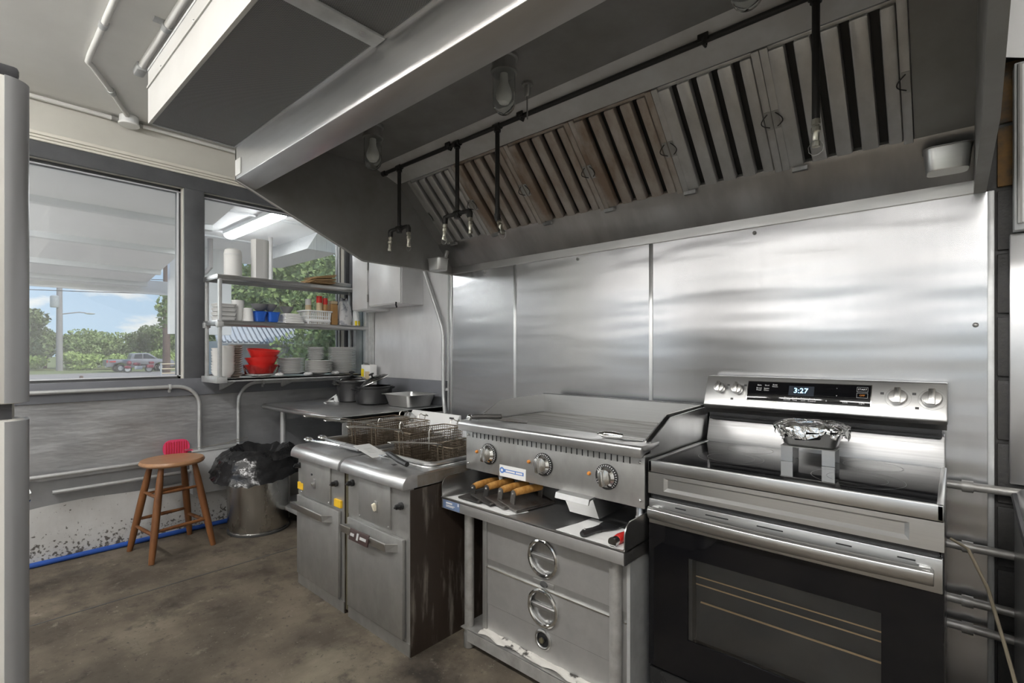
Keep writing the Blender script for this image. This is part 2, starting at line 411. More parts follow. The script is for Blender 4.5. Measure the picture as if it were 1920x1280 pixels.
def dup(o, loc, rz=None, label=None, group=None):
    c = copy_tree(o); c.location = loc
    if rz is not None: c.rotation_euler = (0, 0, rz)
    if label: c['label'] = label
    if group: c['group'] = group
    return c
def struct(o, label=None):
    o['kind'] = 'structure'
    if label: o['label'] = label
    return o
def text(name, s, size, loc, rot, mat, parent, align='CENTER'):
    cu = bpy.data.curves.new(name, 'FONT'); cu.body = s; cu.size = size; cu.align_x = align; cu.align_y = 'CENTER'; cu.resolution_u = 2
    t = bpy.data.objects.new(name + '_tmp', cu); C.objects.link(t)
    dg = bpy.context.evaluated_depsgraph_get()
    me = bpy.data.meshes.new_from_object(t.evaluated_get(dg)); bpy.data.objects.remove(t)
    mt = Matrix.Translation(Vector(loc)) @ rot.to_4x4()
    off = Vector((0, 0, 0)); q = parent
    while q is not None: off = off + q.location; q = q.parent
    me.transform(Matrix.Translation(-off) @ mt)
    me.materials.clear(); me.materials.append(M[mat])
    o = bpy.data.objects.new(name, me); C.objects.link(o); o.parent = parent
    return o
RX90 = Matrix.Rotation(R(90), 3, 'X')       # text or disc facing -Y
def rot_to(d):                                # z axis to d
    return Vector((0, 0, 1)).rotation_difference(Vector(d)).to_matrix()
FRONT = rot_to((0, -1, 0))

# ------------------------------------------------------------------ room shell
XW, YB, YF, ZC = -4.10, 2.36, 2.21, 2.82        # window wall, back wall, furred steel wall, ceiling
XR, YS = 1.9, -1.7                                 # right wall, service-window wall behind the camera
struct(MB().box(XW - .12, XR + .1, YS - .1, YB + .12, -.12, 0).build('floor', 'concrete'))
MB().box(-3.226, -3.216, YS, 1.9, -.001, .0012).build('slab_joint', 'print_dark', bpy.data.objects['floor'])
ceil = struct(MB().box(XW - .12, XR + .1, YS - .1, YB + .12, ZC, ZC + .15).build('ceiling', 'ceiling_paint'))
# window wall
wl = MB()
Y1a, Y1b, Y2a, Y2b = -1.25, 1.069, 1.203, 2.315
Z0, Z1 = 1.087, 2.45
for y0, y1, z0, z1 in ((YS - .1, YB + .12, 0, Z0), (YS - .1, YB + .12, Z1, ZC), (YS - .1, Y1a, Z0, Z1), (Y1b, Y2a, Z0, Z1), (Y2b, YB + .12, Z0, Z1)):
    wl.box(XW - .12, XW, y0, y1, z0, z1)
wall_left = struct(wl.build('wall_left', 'cream_paint'))  # added lamps, out of view behind the fridge, brighten the porch
MB().box(XW - .002, XW + .022, YS, YB, 2.445, 2.54).build('header_board', 'charcoal_paint', wall_left, bevel=.003)
for z0, z1, d in ((2.54, 2.556, .030), (2.556, 2.571, .040), (2.571, 2.592, .052)):
    MB().box(XW - .002, XW + d, YS, YB, z0, z1).build('crown_strip', 'cream_trim', wall_left, bevel=.004)
MB().box(XW - .002, XW + .028, YS, YB, .968, Z0 + .004).build('sill_board', 'slate_paint', wall_left, bevel=.004)
MB().box(XW - .12, XW + .02, Y1b + .004, Y2a - .004, Z0, 2.447).build('window_post', 'charcoal_paint', wall_left, bevel=.004)
MB().box(XW - .12, XW + .02, Y2b + .004, YB, .97, 2.447).build('corner_post', 'charcoal_paint', wall_left, bevel=.004)
# sheets tacked over the lower wall
rs = random.Random(3)
def crumple(amp, fy, fz, ph):
    return lambda y, z: amp * (math.sin(fy * y + ph + 2.2 * math.sin(3 * z)) * math.sin(fz * z + 1.3 * ph + math.sin(4.1 * y)) + .4 * math.sin(2.3 * fy * y + 1.7 * fz * z))
fn = crumple(.0045, 7, 15, .4)
MB().grid(lambda u, v: (XW + .007 + fn(-1.6 + 3.9 * u, .5 + .47 * v), -1.6 + 3.9 * u, .50 + .475 * v), 90, 16).build('foil_sheet', 'foil_sheet', wall_left)
MB().box(XW - .001, XW + .004, YS, YB, .30, .52).build('grey_board', 'grey_board', wall_left)
fn2 = crumple(.008, 9, 9, 1.4)
def plas(u, v):
    y = -1.6 + 2.95 * u
    top = .315 + .02 * math.sin(5 * y) + (.05 * max(0, math.sin(2.1 * y - .5)))
    z = top * v
    return (XW + .014 + fn2(y, z) * (.3 + .7 * v) + .012 * math.exp(-((y - .82 - .35 * v) / .05) ** 2) * v, y, z + .004)
MB().grid(plas, 120, 12).build('plastic_sheet', 'plastic_sheet', wall_left)
# windows
def window_unit(name, y0, y1):
    f = MB()
    xa, xb = XW - .115, XW - .055
    for a, b, c, d in ((y0, y0 + .02, Z0, Z1), (y1 - .02, y1, Z0, Z1), (y0, y1, Z0, Z0 + .018), (y0, y1, Z1 - .025, Z1)):
        f.box(xa, xb, a, b, c, d)
    fr = struct(f.build(name, 'charcoal_paint', bevel=.002))
    MB().box(XW - .055, XW - .045, y1 - .024, y1 - .014, Z0 + .018, Z1 - .02).build('glazing_stop', 'stop_white', fr)
    MB().box(XW - .055, XW - .045, y0, y1, Z1 - .03, Z1 - .022).build('glazing_stop', 'stop_white', fr)
    MB().box(XW - .055, XW - .045, y0, y1, Z0 + .018, Z0 + .026).build('glazing_stop', 'stop_white', fr)
    MB().box(XW - .09, XW - .085, y0 + .015, y1 - .015, Z0 + .012, Z1 - .02).build('pane', 'hazy_glass', fr)
    return fr
window_unit('window_1', Y1a, Y1b)
window_unit('window_2', Y2a, Y2b)
# back wall with a narrow sidelight by the corner, and the furred-out block wall behind the cooking line
b = MB()
wx0, wx1, wz0, wz1 = -3.97, -3.70, .95, 2.25
b.box(XW - .12, wx0, YB, YB + .12, 0, ZC).box(wx1, XR + .1, YB, YB + .12, 0, ZC).box(wx0, wx1, YB, YB + .12, 0, wz0).box(wx0, wx1, YB, YB + .12, wz1, ZC)
wall_back = struct(b.build('wall_back', 'slate_paint'))
wall_range = struct(MB().box(-2.51, XR, YF, YB - .001, 0, ZC).build('wall_range', 'block_black'))
f = MB()
for a, c in ((wx0, wx0 + .05), (wx1 - .05, wx1)): f.box(a, c, YB - .03, YB + .06, wz0, wz1)
f.box(wx0 + .13, wx0 + .145, YB - .01, YB + .05, wz0, wz1)
f.box(wx0, wx1, YB - .03, YB + .06, wz0, wz0 + .04)
w3 = struct(f.build('window_3', 'galvanised', bevel=.002))
MB().box(wx0 + .03, wx1 - .03, YB + .02, YB + .025, wz0, wz1).build('pane', 'window_glass', w3)
MB().box(-3.70, -3.665, YB - .025, YB, .87, 2.2).build('corner_strip', 'galvanised', wall_back, bevel=.002)
MB().box(-3.66, -2.56, YB - .006, YB, 1.07, 2.4).build('wall_sheet', 'corner_sheet', wall_back)
for x0, x1 in ((-2.505, -1.950), (-1.942, -1.085), (-1.077, .091)):
    MB().box(x0, x1, YF - .006, YF, .02, 1.797).build('steel_panel', 'wall_steel', wall_range)
for x in (-1.946, -1.081):
    MB().box(x - .009, x + .009, YF - .011, YF - .001, .02, 1.797).build('seam_strip', 'steel_side', wall_range, bevel=.002)
MB().box(.078, .094, YF - .012, YF - .001, .02, 1.797).build('seam_strip', 'galvanised', wall_range, bevel=.002)
MB().box(-2.53, -2.506, YF - .012, YB - .001, .02, 1.80).build('end_trim', 'steel_side', wall_range, bevel=.002)
for x, z in ((-2.2, 1.78), (-1.5, 1.775), (-.62, 1.775), (.05, 1.37)):
    MB().sphere((x, YF - .008, z), .008, 10, 6).build('rivet', 'steel_worn', wall_range)
for r_ in range(14):                                   # painted concrete blocks showing past the steel
    for k in range(2):
        x0 = .10 + (.40 * k) - (.2 if r_ % 2 else 0) * (1 if k else 0); x1 = x0 + (.385 if k else (.185 if r_ % 2 else .385))
        MB().box(x0, x1, YF - .012, YF - .0005, .2 * r_ + .005, .2 * r_ + .193).build('block', 'char_rust' if (r_ in (9, 10) and not k) else 'block_black', wall_range, bevel=.004)
# other walls, out of view: right wall and the service side with its windows
struct(MB().box(XR, XR + .1, YS - .1, YB + .12, 0, ZC).build('wall_right', 'wall_white'))
b = MB()
ops = [(-3.6, -2.2), (-1.9, -.5), (-.2, 1.2)]
zs0, zs1 = 1.02, 2.0
b.box(XW - .12, XR + .1, YS - .1, YS, 0, zs0).box(XW - .12, XR + .1, YS - .1, YS, zs1, ZC)
xs = [XW - .12] + [q for o_ in ops for q in o_] + [XR + .1]
for i in range(0, len(xs), 2): b.box(xs[i], xs[i + 1], YS - .1, YS, zs0, zs1)
struct(b.build('wall_front', 'wall_white'))
for i, (a, c) in enumerate(ops):
    f = MB()
    for p in ((a, a + .04, zs0, zs1), (c - .04, c, zs0, zs1), (a, c, zs0, zs0 + .04), (a, c, zs1 - .04, zs1), ((a + c) / 2 - .02, (a + c) / 2 + .02, zs0, zs1)):
        f.box(p[0], p[1], YS - .08, YS - .02, p[2], p[3])
    fr = struct(f.build('window_%d' % (4 + i), 'wall_white'))
    MB().box(a + .02, c - .02, YS - .055, YS - .05, zs0 + .02, zs1 - .02).build('pane', 'window_glass', fr)
# ceiling-mounted fluorescent fittings (behind the camera)
def fluoro(x, y, z, alongx, label, em='tube_light', n=1.22):
    t = thing('fluorescent_light', label, 'light', (x, y, z), 0 if alongx else R(90), 'ceiling fluorescent lights')
    MB().box(-n / 2, n / 2, -.075, .075, -.04, 0).build('housing', 'lamp_white', t, bevel=.004, world=False)
    prof = [(.065 * math.cos(R(a)), -.04 - .045 * math.sin(R(a))) for a in range(0, 181, 20)]
    MB().prism(prof, 'x', -n / 2 + .01, n / 2 - .01).build('diffuser', em, t, world=False)
    return t
fluoro(-2.9, -.75, ZC, True, 'fluorescent ceiling light over the stool end of the kitchen')
fluoro(-1.2, -.75, ZC, True, 'fluorescent ceiling light behind the fryers and griddle')
fluoro(.5, -.75, ZC, True, 'fluorescent ceiling light facing the oven range')
for x in (-3.0, -1.55, -.1, 1.25):
    t = fluoro(x, YS + .12, 2.62, True, 'fluorescent strip light high on the service window wall', 'strip_light')
    t['group'] = 'service wall strip lights'
# added unseen shelf with fill lamps to lift the light under the hood
ps = thing('fill_lamp_shelf', 'added steel shelf with fill lamps along the service windows', 'shelf', (-1.1, YS + .18, 2.02))
MB().box(-3.7, 1.5, YS + .002, YS + .32, 2.03, 2.05).build('board', 'steel_side', ps)
for x in (-3.6, -2.05, -.35, 1.4): MB().prism([(YS + .002, 2.03), (YS + .30, 2.03), (YS + .002, 2.2)], 'x', x - .01, x + .01).build('bracket', 'steel_side', ps)
for x in (-2.9, -1.2, .5):
    t = fluoro(x, YS + .2, 2.03, True, 'added fluorescent fill strip under the shelf', 'hood_fill_light')
    t['group'] = 'added shelf fill lights'

# ------------------------------------------------------------------ exhaust hood
HX0, HX1 = -2.51, .075
hood = thing('exhaust_hood', 'long stainless exhaust hood hanging over the fryers, griddle and range', 'range hood', (-1.2, 1.5, 2.0))
side = [(.865, 2.45), (.865, 2.085), (1.53, 1.80), (YF - .004, 1.797), (YF - .004, 2.45)]
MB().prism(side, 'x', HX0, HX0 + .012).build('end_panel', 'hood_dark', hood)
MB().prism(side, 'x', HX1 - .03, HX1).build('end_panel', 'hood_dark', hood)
for a, b_ in (((.865, 2.085), (1.53, 1.80)), ((1.53, 1.80), (YF - .01, 1.797))):      # bright folded edge of the window-end panel
    MB().tube([(HX0 + .004, *a), (HX0 + .004, *b_)], .007, 8).build('edge_hem', 'steel_hood', hood)
lip = [(.865, 2.46), (.865, 2.085), (.948, 2.053), (.950, 2.060), (.872, 2.092), (.872, 2.46)]
MB().prism(lip, 'x', HX0 - .004, HX1).build('front_lip', 'steel_hood', hood, bevel=.002)
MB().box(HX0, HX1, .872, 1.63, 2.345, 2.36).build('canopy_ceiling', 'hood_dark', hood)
MB().prism([(1.60, 2.36), (1.60, 2.345), (1.765, 2.285), (1.78, 2.30)], 'x', HX0 + .01, HX1 - .03).build('filter_rail', 'rail_steel', hood)
MB().prism([(2.075, 1.975), (2.085, 1.955), (YF - .012, 1.835), (YF - .012, 1.86), (2.095, 1.985)], 'x', HX0 + .012, HX1 - .03).build('grease_trough', 'hood_trough', hood)
MB().box(HX0 + .012, HX1 - .03, YF - .016, YF - .006, 1.797, 1.838).build('back_flange', 'steel_hood', hood)
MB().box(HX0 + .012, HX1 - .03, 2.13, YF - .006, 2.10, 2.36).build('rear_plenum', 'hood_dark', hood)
def slope(x0, x1, mat, nm, dz=0):       # plate lying in the filter plane
    o = Vector((0, 2.085, 1.965)); e = Vector((0, 1.765, 2.29))
    n = Vector((0, -.71, -.70)); a = o + n * dz; b2 = e + n * dz; t_ = n * -.006
    MB().add([(x, *(p)[1:]) for x in (x0, x1) for p in (a, b2, b2 + t_, a + t_)],
             [(0, 1, 2, 3), (7, 6, 5, 4), (0, 4, 5, 1), (1, 5, 6, 2), (2, 6, 7, 3), (3, 7, 4, 0)]).build(nm, mat, hood)
slope(HX0 + .012, -2.412, 'hood_dark', 'filler_plate')
slope(-.098, HX1 - .03, 'hood_dark', 'filler_plate')
for x in (-2.36, -2.0, -1.62, -1.25, -.86, -.45):
    MB().box(x, x + .05, 2.058, 2.075, 1.948, 1.962).build('filter_clip', 'steel_side', hood)
# make-up air plenum hung on the front
MB().box(HX0, HX1, .529, .541, 2.233, 2.455).build('plenum_face', 'plenum_paint', hood)
MB().box(HX0, HX0 + .01, .535, .866, 2.233, 2.455).build('plenum_end', 'galvanised', hood)
MB().box(HX0, HX1, .527, .866, 2.45, 2.46).build('plenum_top', 'galvanised', hood)
MB().box(HX0, HX1, .524, .531, 2.378, 2.386).build('plenum_seam', 'plenum_paint', hood)
for x in (-2.3, -1.9, -1.5): MB().sphere((x, .527, 2.39), .005, 8, 4).build('plenum_screw', 'steel_side', hood)
edges = [HX0 + .012, -1.315, -.10, HX1]
for i in range(3):
    MB().box(edges[i], edges[i + 1] - .004, .541, .862, 2.236, 2.241).build('perforated_panel', 'perforated', hood)
for x in (-1.315, -.10):
    d = MB().box(x - .03, x + .03, .533, .862, 2.226, 2.236).build('panel_divider', 'galvanised', hood, bevel=.002)
    MB().cyl((x + .005, .80, 2.222), (x + .005, .80, 2.228), .011, seg=10).build('bolt', 'steel_side', d)
MB().box(HX0 + .01, HX1, .855, .866, 2.232, 2.24).build('plenum_hem', 'steel_hood', hood)
MB().box(HX0 + .012, HX0 + .075, .861, .866, 2.10, 2.172).build('rating_label', 'label_white', hood)
# hood filters: one is built, the others are copies
FO = Vector((0, 2.083, 1.968)); FE = Vector((0, 1.772, 2.284))
FD = (FE - FO); FL = FD.length; FD.normalize(); FNv = Vector((0, -FD.z, FD.y))      # down-facing normal
if FNv.y > 0: FNv = -FNv
def make_filter(mat, label):
    t = thing('baffle_filter', label, 'filter', (0, 0, 0), 0, 'baffle filters in the hood')
    W = .385
    def bar(nm, x0, x1, s0, s1, h0, h1, m_, par=None, bev=.004):
        p = [FO + FD * s + FNv * h for s in (s0, s1) for h in (h0, h1)]
        mb_ = MB().add([(x, q.y, q.z) for x in (x0, x1) for q in p], [(0, 1, 3, 2), (4, 6, 7, 5), (0, 4, 5, 1), (2, 3, 7, 6), (0, 2, 6, 4), (1, 5, 7, 3)])
        return mb_.build(nm, m_, par or t, bevel=bev, world=False)
    bar('back_tray', .0, W, .0, FL, -.03, -.026, 'black_pipe', bev=0)
    for x0 in (0.0, W - .026): bar('side_rail', x0, x0 + .025, 0, FL, -.028, .006, mat, bev=.002)
    for s0 in (0, FL - .012): bar('end_rail', 0, W, s0, s0 + .012, -.028, -.004, mat, bev=.002)
    pitch = (W - .052) / 4.5
    for k in range(5):
        x0 = .026 + pitch * (k - .08) + .004
        bar('baffle', x0, min(x0 + pitch * .66, W - .027), .01, FL - .01, -.024, .012, mat, bev=.008)
    for x in (.0125, W - .0125):
        h = bar('handle_plate', x - .010, x + .010, .17, .235, .006, .0085, 'steel_worn', bev=0)
        a = FO + FD * .178 + FNv * .008; e = FO + FD * .228 + FNv * .008
        pts = []
        for i in range(9):
            q = a.lerp(e, i / 8); s_ = math.sin(math.pi * i / 8); q = q + FNv * .012 * s_
            pts.append((x + (-.022 if x > .1 else .022) * s_, q.y, q.z))
        MB().tube(pts, .0018, 6).build('wire_pull', 'black_pipe', h, world=False)
    return t
ords = ['first', 'second', 'third', 'fourth', 'fifth', 'sixth']
fg = make_filter('filter_grey', 'x'); fb = make_filter('filter_brown', 'x')
used = {}
for i in range(6):
    key = 'b' if i in (1, 2, 3) else 'g'; src = fb if key == 'b' else fg
    o = src if key not in used else copy_tree(src)
    used[key] = 1
    o.location = (-2.411 + .3853 * i, 0, 0)
    o['label'] = '%s ridged metal hood filter, %s counting from the window end of the hood' % ('grease-browned' if key == 'b' else 'grey', ords[i])
# jar lights under the canopy
def jar(x, y, label):
    t = thing('jar_light', label, 'light', (x, y, 2.345), 0, 'glass jar lights in the hood')
    MB().lathe([(.05, 0), (.05, -.012), (.043, -.016), (.043, -.05), (.048, -.052), (.048, -.062), (.04, -.064)][::-1], (0, 0, 0), 24).build('base', 'steel_worn', t, world=False)
    prof = [(.041, -.06), (.041, -.165)] + [(.041 * math.cos(R(a)), -.165 - .045 * math.sin(R(a))) for a in range(15, 90, 15)] + [(.001, -.21)]
    prof += [(max(.001, r - .0025), z + .0025) for r, z in prof[::-1]]
    MB().shell(prof, (0, 0, 0), 24).build('jar', 'jar_glass', t, world=False)
    bl = MB().lathe([(.001, -.172), (.018, -.168), (.028, -.152), (.030, -.138), (.025, -.118), (.016, -.095), (.014, -.06)], (0, 0, 0), 20).build('bulb', 'bulb', t, world=False)
    return t
jar(-2.04, 1.30, 'glass jar light with bulb above the fryers')
jar(-1.21, 1.31, 'glass jar light with bulb above the griddle')
jar(-.385, 1.31, 'glass jar light with bulb above the oven range')
# fire suppression piping: one rigid run with drops and nozzles
fs = thing('suppression_piping', 'black fire suppression pipe with nozzle drops under the hood canopy', 'pipe', (-1.2, 1.66, 2.345))
PY, PZ = 1.655, 2.318
MB().tube([(-2.47, PY, PZ), (HX1 - .05, PY, PZ)], .0105, 10).build('main_pipe', 'black_pipe', fs)
MB().lathe([(.016, -.015), (.016, .015)], (-2.475, PY, PZ), 10, rot_to((1, 0, 0))).build('end_cap', 'black_pipe', fs)
for x in (-1.90, -1.42, -.62):
    c_ = MB().box(x - .018, x + .018, PY - .02, PY - .014, PZ - .01, 2.345).build('pipe_clamp', 'black_pipe', fs, bevel=.002)
    MB().tube([(x, PY - .02, PZ), (x, PY - .012, PZ - .018), (x, PY + .006, PZ - .018), (x, PY + .014, PZ)], .005, 6).build('clamp_hook', 'black_pipe', c_)
def nozzle(p, d, par):
    d = Vector(d).normalized(); q = rot_to(d)
    n = MB().lathe([(.008, 0), (.012, .004), (.012, .018), (.009, .02), (.009, .024), (.0125, .026), (.0125, .038), (.009, .042), (.0085, .066), (.011, .068), (.011, .082), (.004, .084)], p, 8, q).build('nozzle', 'nozzle', par)
    e = Vector(p) + d * .075
    MB().tube([e + Vector((.022 * math.sin(R(a)) * .9, 0, .022 * math.cos(R(a)) - .01)) for a in range(0, 361, 40)], .0008, 4).build('cap_strap', 'steel_worn', n)
def tee(p, par): MB().lathe([(.016, -.02), (.016, .02)], p, 10, rot_to((1, 0, 0))).lathe([(.016, -.025), (.016, 0)], p, 10).build('tee_fitting', 'black_pipe', par)
for x, zb, half, dy in ((-2.33, 1.975, .085, .01), (-1.845, 1.968, .092, .0)):
    dr = MB().cyl((x, PY, PZ), (x, PY, zb), .0105, seg=10).build('drop_pipe', 'black_pipe', fs)
    tee((x, PY, PZ), dr); tee((x, PY, zb), dr)
    for s_ in (-1, 1):
        xe = x + s_ * half
        MB().tube([(x, PY, zb), (xe - s_ * .016, PY, zb), (xe - s_ * .005, PY, zb - .004), (xe, PY, zb - .014), (xe, PY, zb - .035)], [.0105, .0105, .014, .0145, .013], 10).build('branch_pipe', 'black_pipe', dr)
        nozzle((xe, PY, zb - .034), (.08 * s_, -.03, -1), dr)
dr = MB().cyl((-1.57, PY, PZ), (-1.57, PY, 1.90), .0105, seg=10).build('drop_pipe', 'black_pipe', fs); tee((-1.57, PY, PZ), dr)
MB().tube([(-1.57, PY, 1.915), (-1.57, PY, 1.895), (-1.56, PY, 1.88)], .0145, 10).build('elbow', 'black_pipe', dr)
nozzle((-1.562, PY, 1.884), (.55, -.2, -.85), dr)
dr = MB().cyl((-.30, PY, PZ), (-.30, PY, 1.955), .0105, seg=10).build('drop_pipe', 'black_pipe', fs); tee((-.30, PY, PZ), dr)
nozzle((-.30, PY, 1.958), (0, 0, -1), dr)
t = thing('heat_probe', 'thin brass heat detector probe hanging beside the middle jar light', 'sensor', (-1.26, 1.50, 2.345))
MB().lathe([(.022, 0), (.022, -.01), (.012, -.012), (.012, -.05), (.008, -.055)][::-1], (-1.26, 1.50, 2.345), 8).build('socket', 'steel_worn', t)
MB().cyl((-1.26, 1.50, 2.30), (-1.26, 1.50, 2.20), .003, seg=6).build('probe', 'steel_worn', t)
# grease cups at both ends of the trough
def cup(x, y, z, rz, label):
    t = thing('grease_cup', label, 'grease cup', (x, y, z), rz, 'grease cups under the hood trough')
    pts = []
    rings = []
    for zz, sc_ in ((0, .86), (.004, .9), (.07, 1.0), (.072, 1.06), (.074, 1.06), (.074, .98), (.006, .84)):
        rings.append([(px * sc_, py * sc_, zz) for px, py in rbox(.115, .09, .025, 4)])
    n = len(rings[0]); mb_ = MB(); v = [p for r_ in rings for p in r_]; f = []
    for i in range(len(rings) - 1):
        for k in range(n): f.append((i * n + k, i * n + (k + 1) % n, (i + 1) * n + (k + 1) % n, (i + 1) * n + k))
    f.append(tuple(range(n))); f.append(tuple(range((len(rings) - 1) * n, len(rings) * n)))
    mb_.add(v, f).build('cup', 'steel', t, world=False)
    MB().cyl((.03, .02, .05), (.045, .035, .125), .013, seg=10).build('drain_spout', 'steel_worn', t, world=False)
    return t
cup(-2.42, 2.01, 1.79, R(8), 'square steel grease cup in the hood corner by the grey wall boxes')
cup(-.018, 2.08, 1.85, R(4), 'square steel grease cup in the hood corner above the oven range')

# ------------------------------------------------------------------ two floor fryers
def arc(cx, cy, r, a0, a1, n=8): return [(cx + r * math.cos(R(a0 + (a1 - a0) * i / n)), cy + r * math.sin(R(a0 + (a1 - a0) * i / n))) for i in range(n + 1)]
def fryer(x0, x1, label, first):
    t = thing('deep_fryer', label, 'deep fryer', ((x0 + x1) / 2, 1.62, 0), 0, 'floor fryers')
    yf, yb, zt = 1.265, 2.03, .765
    MB().box(x0 + .012, x1 - .004, yf, yb, .02, .62).build('cabinet', 'steel_worn', t)
    s_ = MB().box(x1 - .005, x1, yf, yb, .0, .70).build('side_sheet', 'fryer_side', t)
    MB().box(x0 + .008, x0 + .013, yf, yb, .0, .70).build('side_sheet', 'fryer_side', t)
    MB().box(x0 + .012, x1 - .004, yf - .004, yf + .02, .0, .055).build('kick_plate', 'steel_worn', t)
    MB().box(x0 + .012, x1 - .004, yf - .002, yf + .02, .5, .71).build('fascia', 'steel_worn', t)
    # worktop: bullnose front strip plus the frame round the tank
    nose = [(1.33, zt), (1.33, zt - .012), (1.262, .706), (1.222, .706)] + arc(1.267, zt - .045, .045, 180, 90, 8)
    nose = [(1.34, zt), (1.34, .706), (1.224, .706)] + [(1.224, .712)] + arc(1.271, zt - .047, .047, 180, 90, 8)
    MB().prism(nose, 'x', x0, x1).build('worktop_nose', 'steel_top', t, bevel=.002)
    tx0, tx1, ty0, ty1 = x0 + .05, x1 - .05, 1.415, 1.93
    w_ = MB()
    w_.box(x0, x1, 1.34, ty0, .706, zt).box(x0, tx0, ty0, ty1, .706, zt).box(tx1, x1, ty0, ty1, .706, zt).box(x0, x1, ty1, yb, .706, zt)
    w_.build('worktop', 'steel_top', t)
    MB().box(x1 - .004, x1 + .001, 1.30, yb, .708, .757).build('edge_strip', 'fryer_rim', t)
    # rolled rim and the dark tank inside
    cx, cy = (tx0 + tx1) / 2, (ty0 + ty1) / 2
    rim = [(cx + a, cy + b_, zt + .014) for a, b_ in rbox(tx1 - tx0 + .03, ty1 - ty0 + .03, .045, 5)]
    MB().tube(rim, .011, 8, closed=True).build('rolled_rim', 'steel', t)
    rim2 = [(cx + a, cy + b_, zt + .002) for a, b_ in rbox(tx1 - tx0 + .062, ty1 - ty0 + .062, .06, 5)]
    MB().tube(rim2, .006, 6, closed=True).build('rim_bead', 'steel_top', t)
    k = MB()
    th = .006
    k.box(tx0 - .001, tx0 + th, ty0, ty1, .40, zt + .01).box(tx1 - th, tx1 + .001, ty0, ty1, .40, zt + .01)
    k.box(tx0, tx1, ty0 - .001, ty0 + th, .40, zt + .01).box(tx0, tx1, ty1 - th, ty1 + .001, .40, zt + .01).box(tx0, tx1, ty0, ty1, .395, .40)
    k.build('tank', 'fryer_rim', t)
    MB().box(tx0 + .006, tx1 - .006, ty0 + .006, ty1 - .006, .615, .622).build('oil', 'oil', t)
    MB().box(tx0 + .004, tx1 - .004, ty0 + .012, ty0 + .028, .735, .742).build('basket_rest', 'gap_brass', t)
    # flue panel at the back
    flue = [(1.955, zt), (2.035, .892), (2.05, .892), (2.05, zt)]
    fl = MB().prism(flue, 'x', x0 + .02, x1 - .02).build('flue_panel', 'steel_top' if not first else 'label_white', t, bevel=.002)
    MB().cyl((x0 + .07, 1.992, .845), (x0 + .07, 1.962, .866), .026, seg=14).cyl((x0 + .07, 1.97, .858), (x0 + .07, 1.945, .875), .016, seg=12).build('hanger_knob', 'steel', fl)
    MB().box(x1 - .09, x1 - .055, 2.015, 2.022, .868, .878).build('badge', 'print_dark', fl)
    # control fascia, door, knobs
    px0, px1 = (x0 + .03, x1 - .155) if first else (x0 + .115, x1 - .135)
    if first: px0, px1 = x0 + .055, x1 - .13
    cp = MB().box(px0, px1, yf - .010, yf, .505, .70).build('control_plate', 'steel_worn', t, bevel=.002)
    for xx, zz in ((px1 - .012, .517), (px0 + .012, .517)): MB().sphere((xx, yf - .011, zz), .004, 6, 4).build('screw', 'steel_side', cp)
    sx = (px0 + px1) / 2 + (.02 if not first else 0)
    sw = MB().box(sx - .012, sx + .012, yf - .014, yf - .009, .56, .61).build('switch_plate', 'steel_side' if first else 'steel_worn', cp, bevel=.001)
    MB().obox((sx, yf - .020, .585), (.013 if not first else .008, .016, .034 if not first else .018), Matrix.Rotation(R(18), 3, 'X')).build('toggle', 'switch_ivory' if not first else 'chrome', sw, bevel=.002)
    if first: MB().cyl((sx - .03, yf - .014, .63), (sx - .03, yf - .009, .63), .006, seg=10).build('pilot_lens', 'fridge_dark', cp)
    kx = (x0 + .035, x1 - .075) if first else (x0 + .055, x1 - .06)
    for j, x in enumerate(kx):
        kz = .655 if j == 0 else .625
        kn = MB().lathe([(.016, 0), (.016, .012), (.012, .014), (.011, .03), (.004, .032)], (x, yf - .002, kz), 10, FRONT).build('knob', 'black_plastic', t)
        MB().obox((x + .003, yf - .03, kz + .002), (.022, .02, .008), Matrix.Rotation(R(-35), 3, 'Y')).build('knob_grip', 'black_plastic', kn, bevel=.002)
    dx0, dx1 = x0 + .025, x1 - .035
    dr = MB().box(dx0, dx1, yf - .018, yf - .001, .065, .488 if not first else .495).build('door', 'steel_worn', t, bevel=.004)
    hx0, hx1 = (dx0 + .0, dx1 - .10) if first else (dx0 + .0, dx1 - .075)
    hz = .445
    h = MB().add([(hx0, yf - .05, hz - .018), (hx1, yf - .05, hz - .018), (hx1, yf - .058, hz + .018), (hx0, yf - .058, hz + .018),
                  (hx0, yf - .042, hz - .018), (hx1, yf - .042, hz - .018), (hx1, yf - .048, hz + .018), (hx0, yf - .048, hz + .018)],
                 [(0, 1, 2, 3), (7, 6, 5, 4), (0, 4, 5, 1), (1, 5, 6, 2), (2, 6, 7, 3), (3, 7, 4, 0)]).build('handle', 'steel', dr, bevel=.002)
    for xa, xb in ((hx1 - .002, hx1 + .045), (hx0 + .002, hx0 + .03)):
        MB().add([(xa, yf - .05, hz - .017), (xa, yf - .056, hz + .017), (xb, yf - .017, hz + .017), (xb, yf - .017, hz - .017),
                  (xa - .004, yf - .046, hz - .017), (xa - .004, yf - .052, hz + .017), (xb - .004, yf - .012, hz + .017), (xb - .004, yf - .012, hz - .017)],
                 [(0, 1, 2, 3), (7, 6, 5, 4), (0, 4, 5, 1), (1, 5, 6, 2), (2, 6, 7, 3), (3, 7, 4, 0)]).build('handle_arm', 'steel_worn', dr)
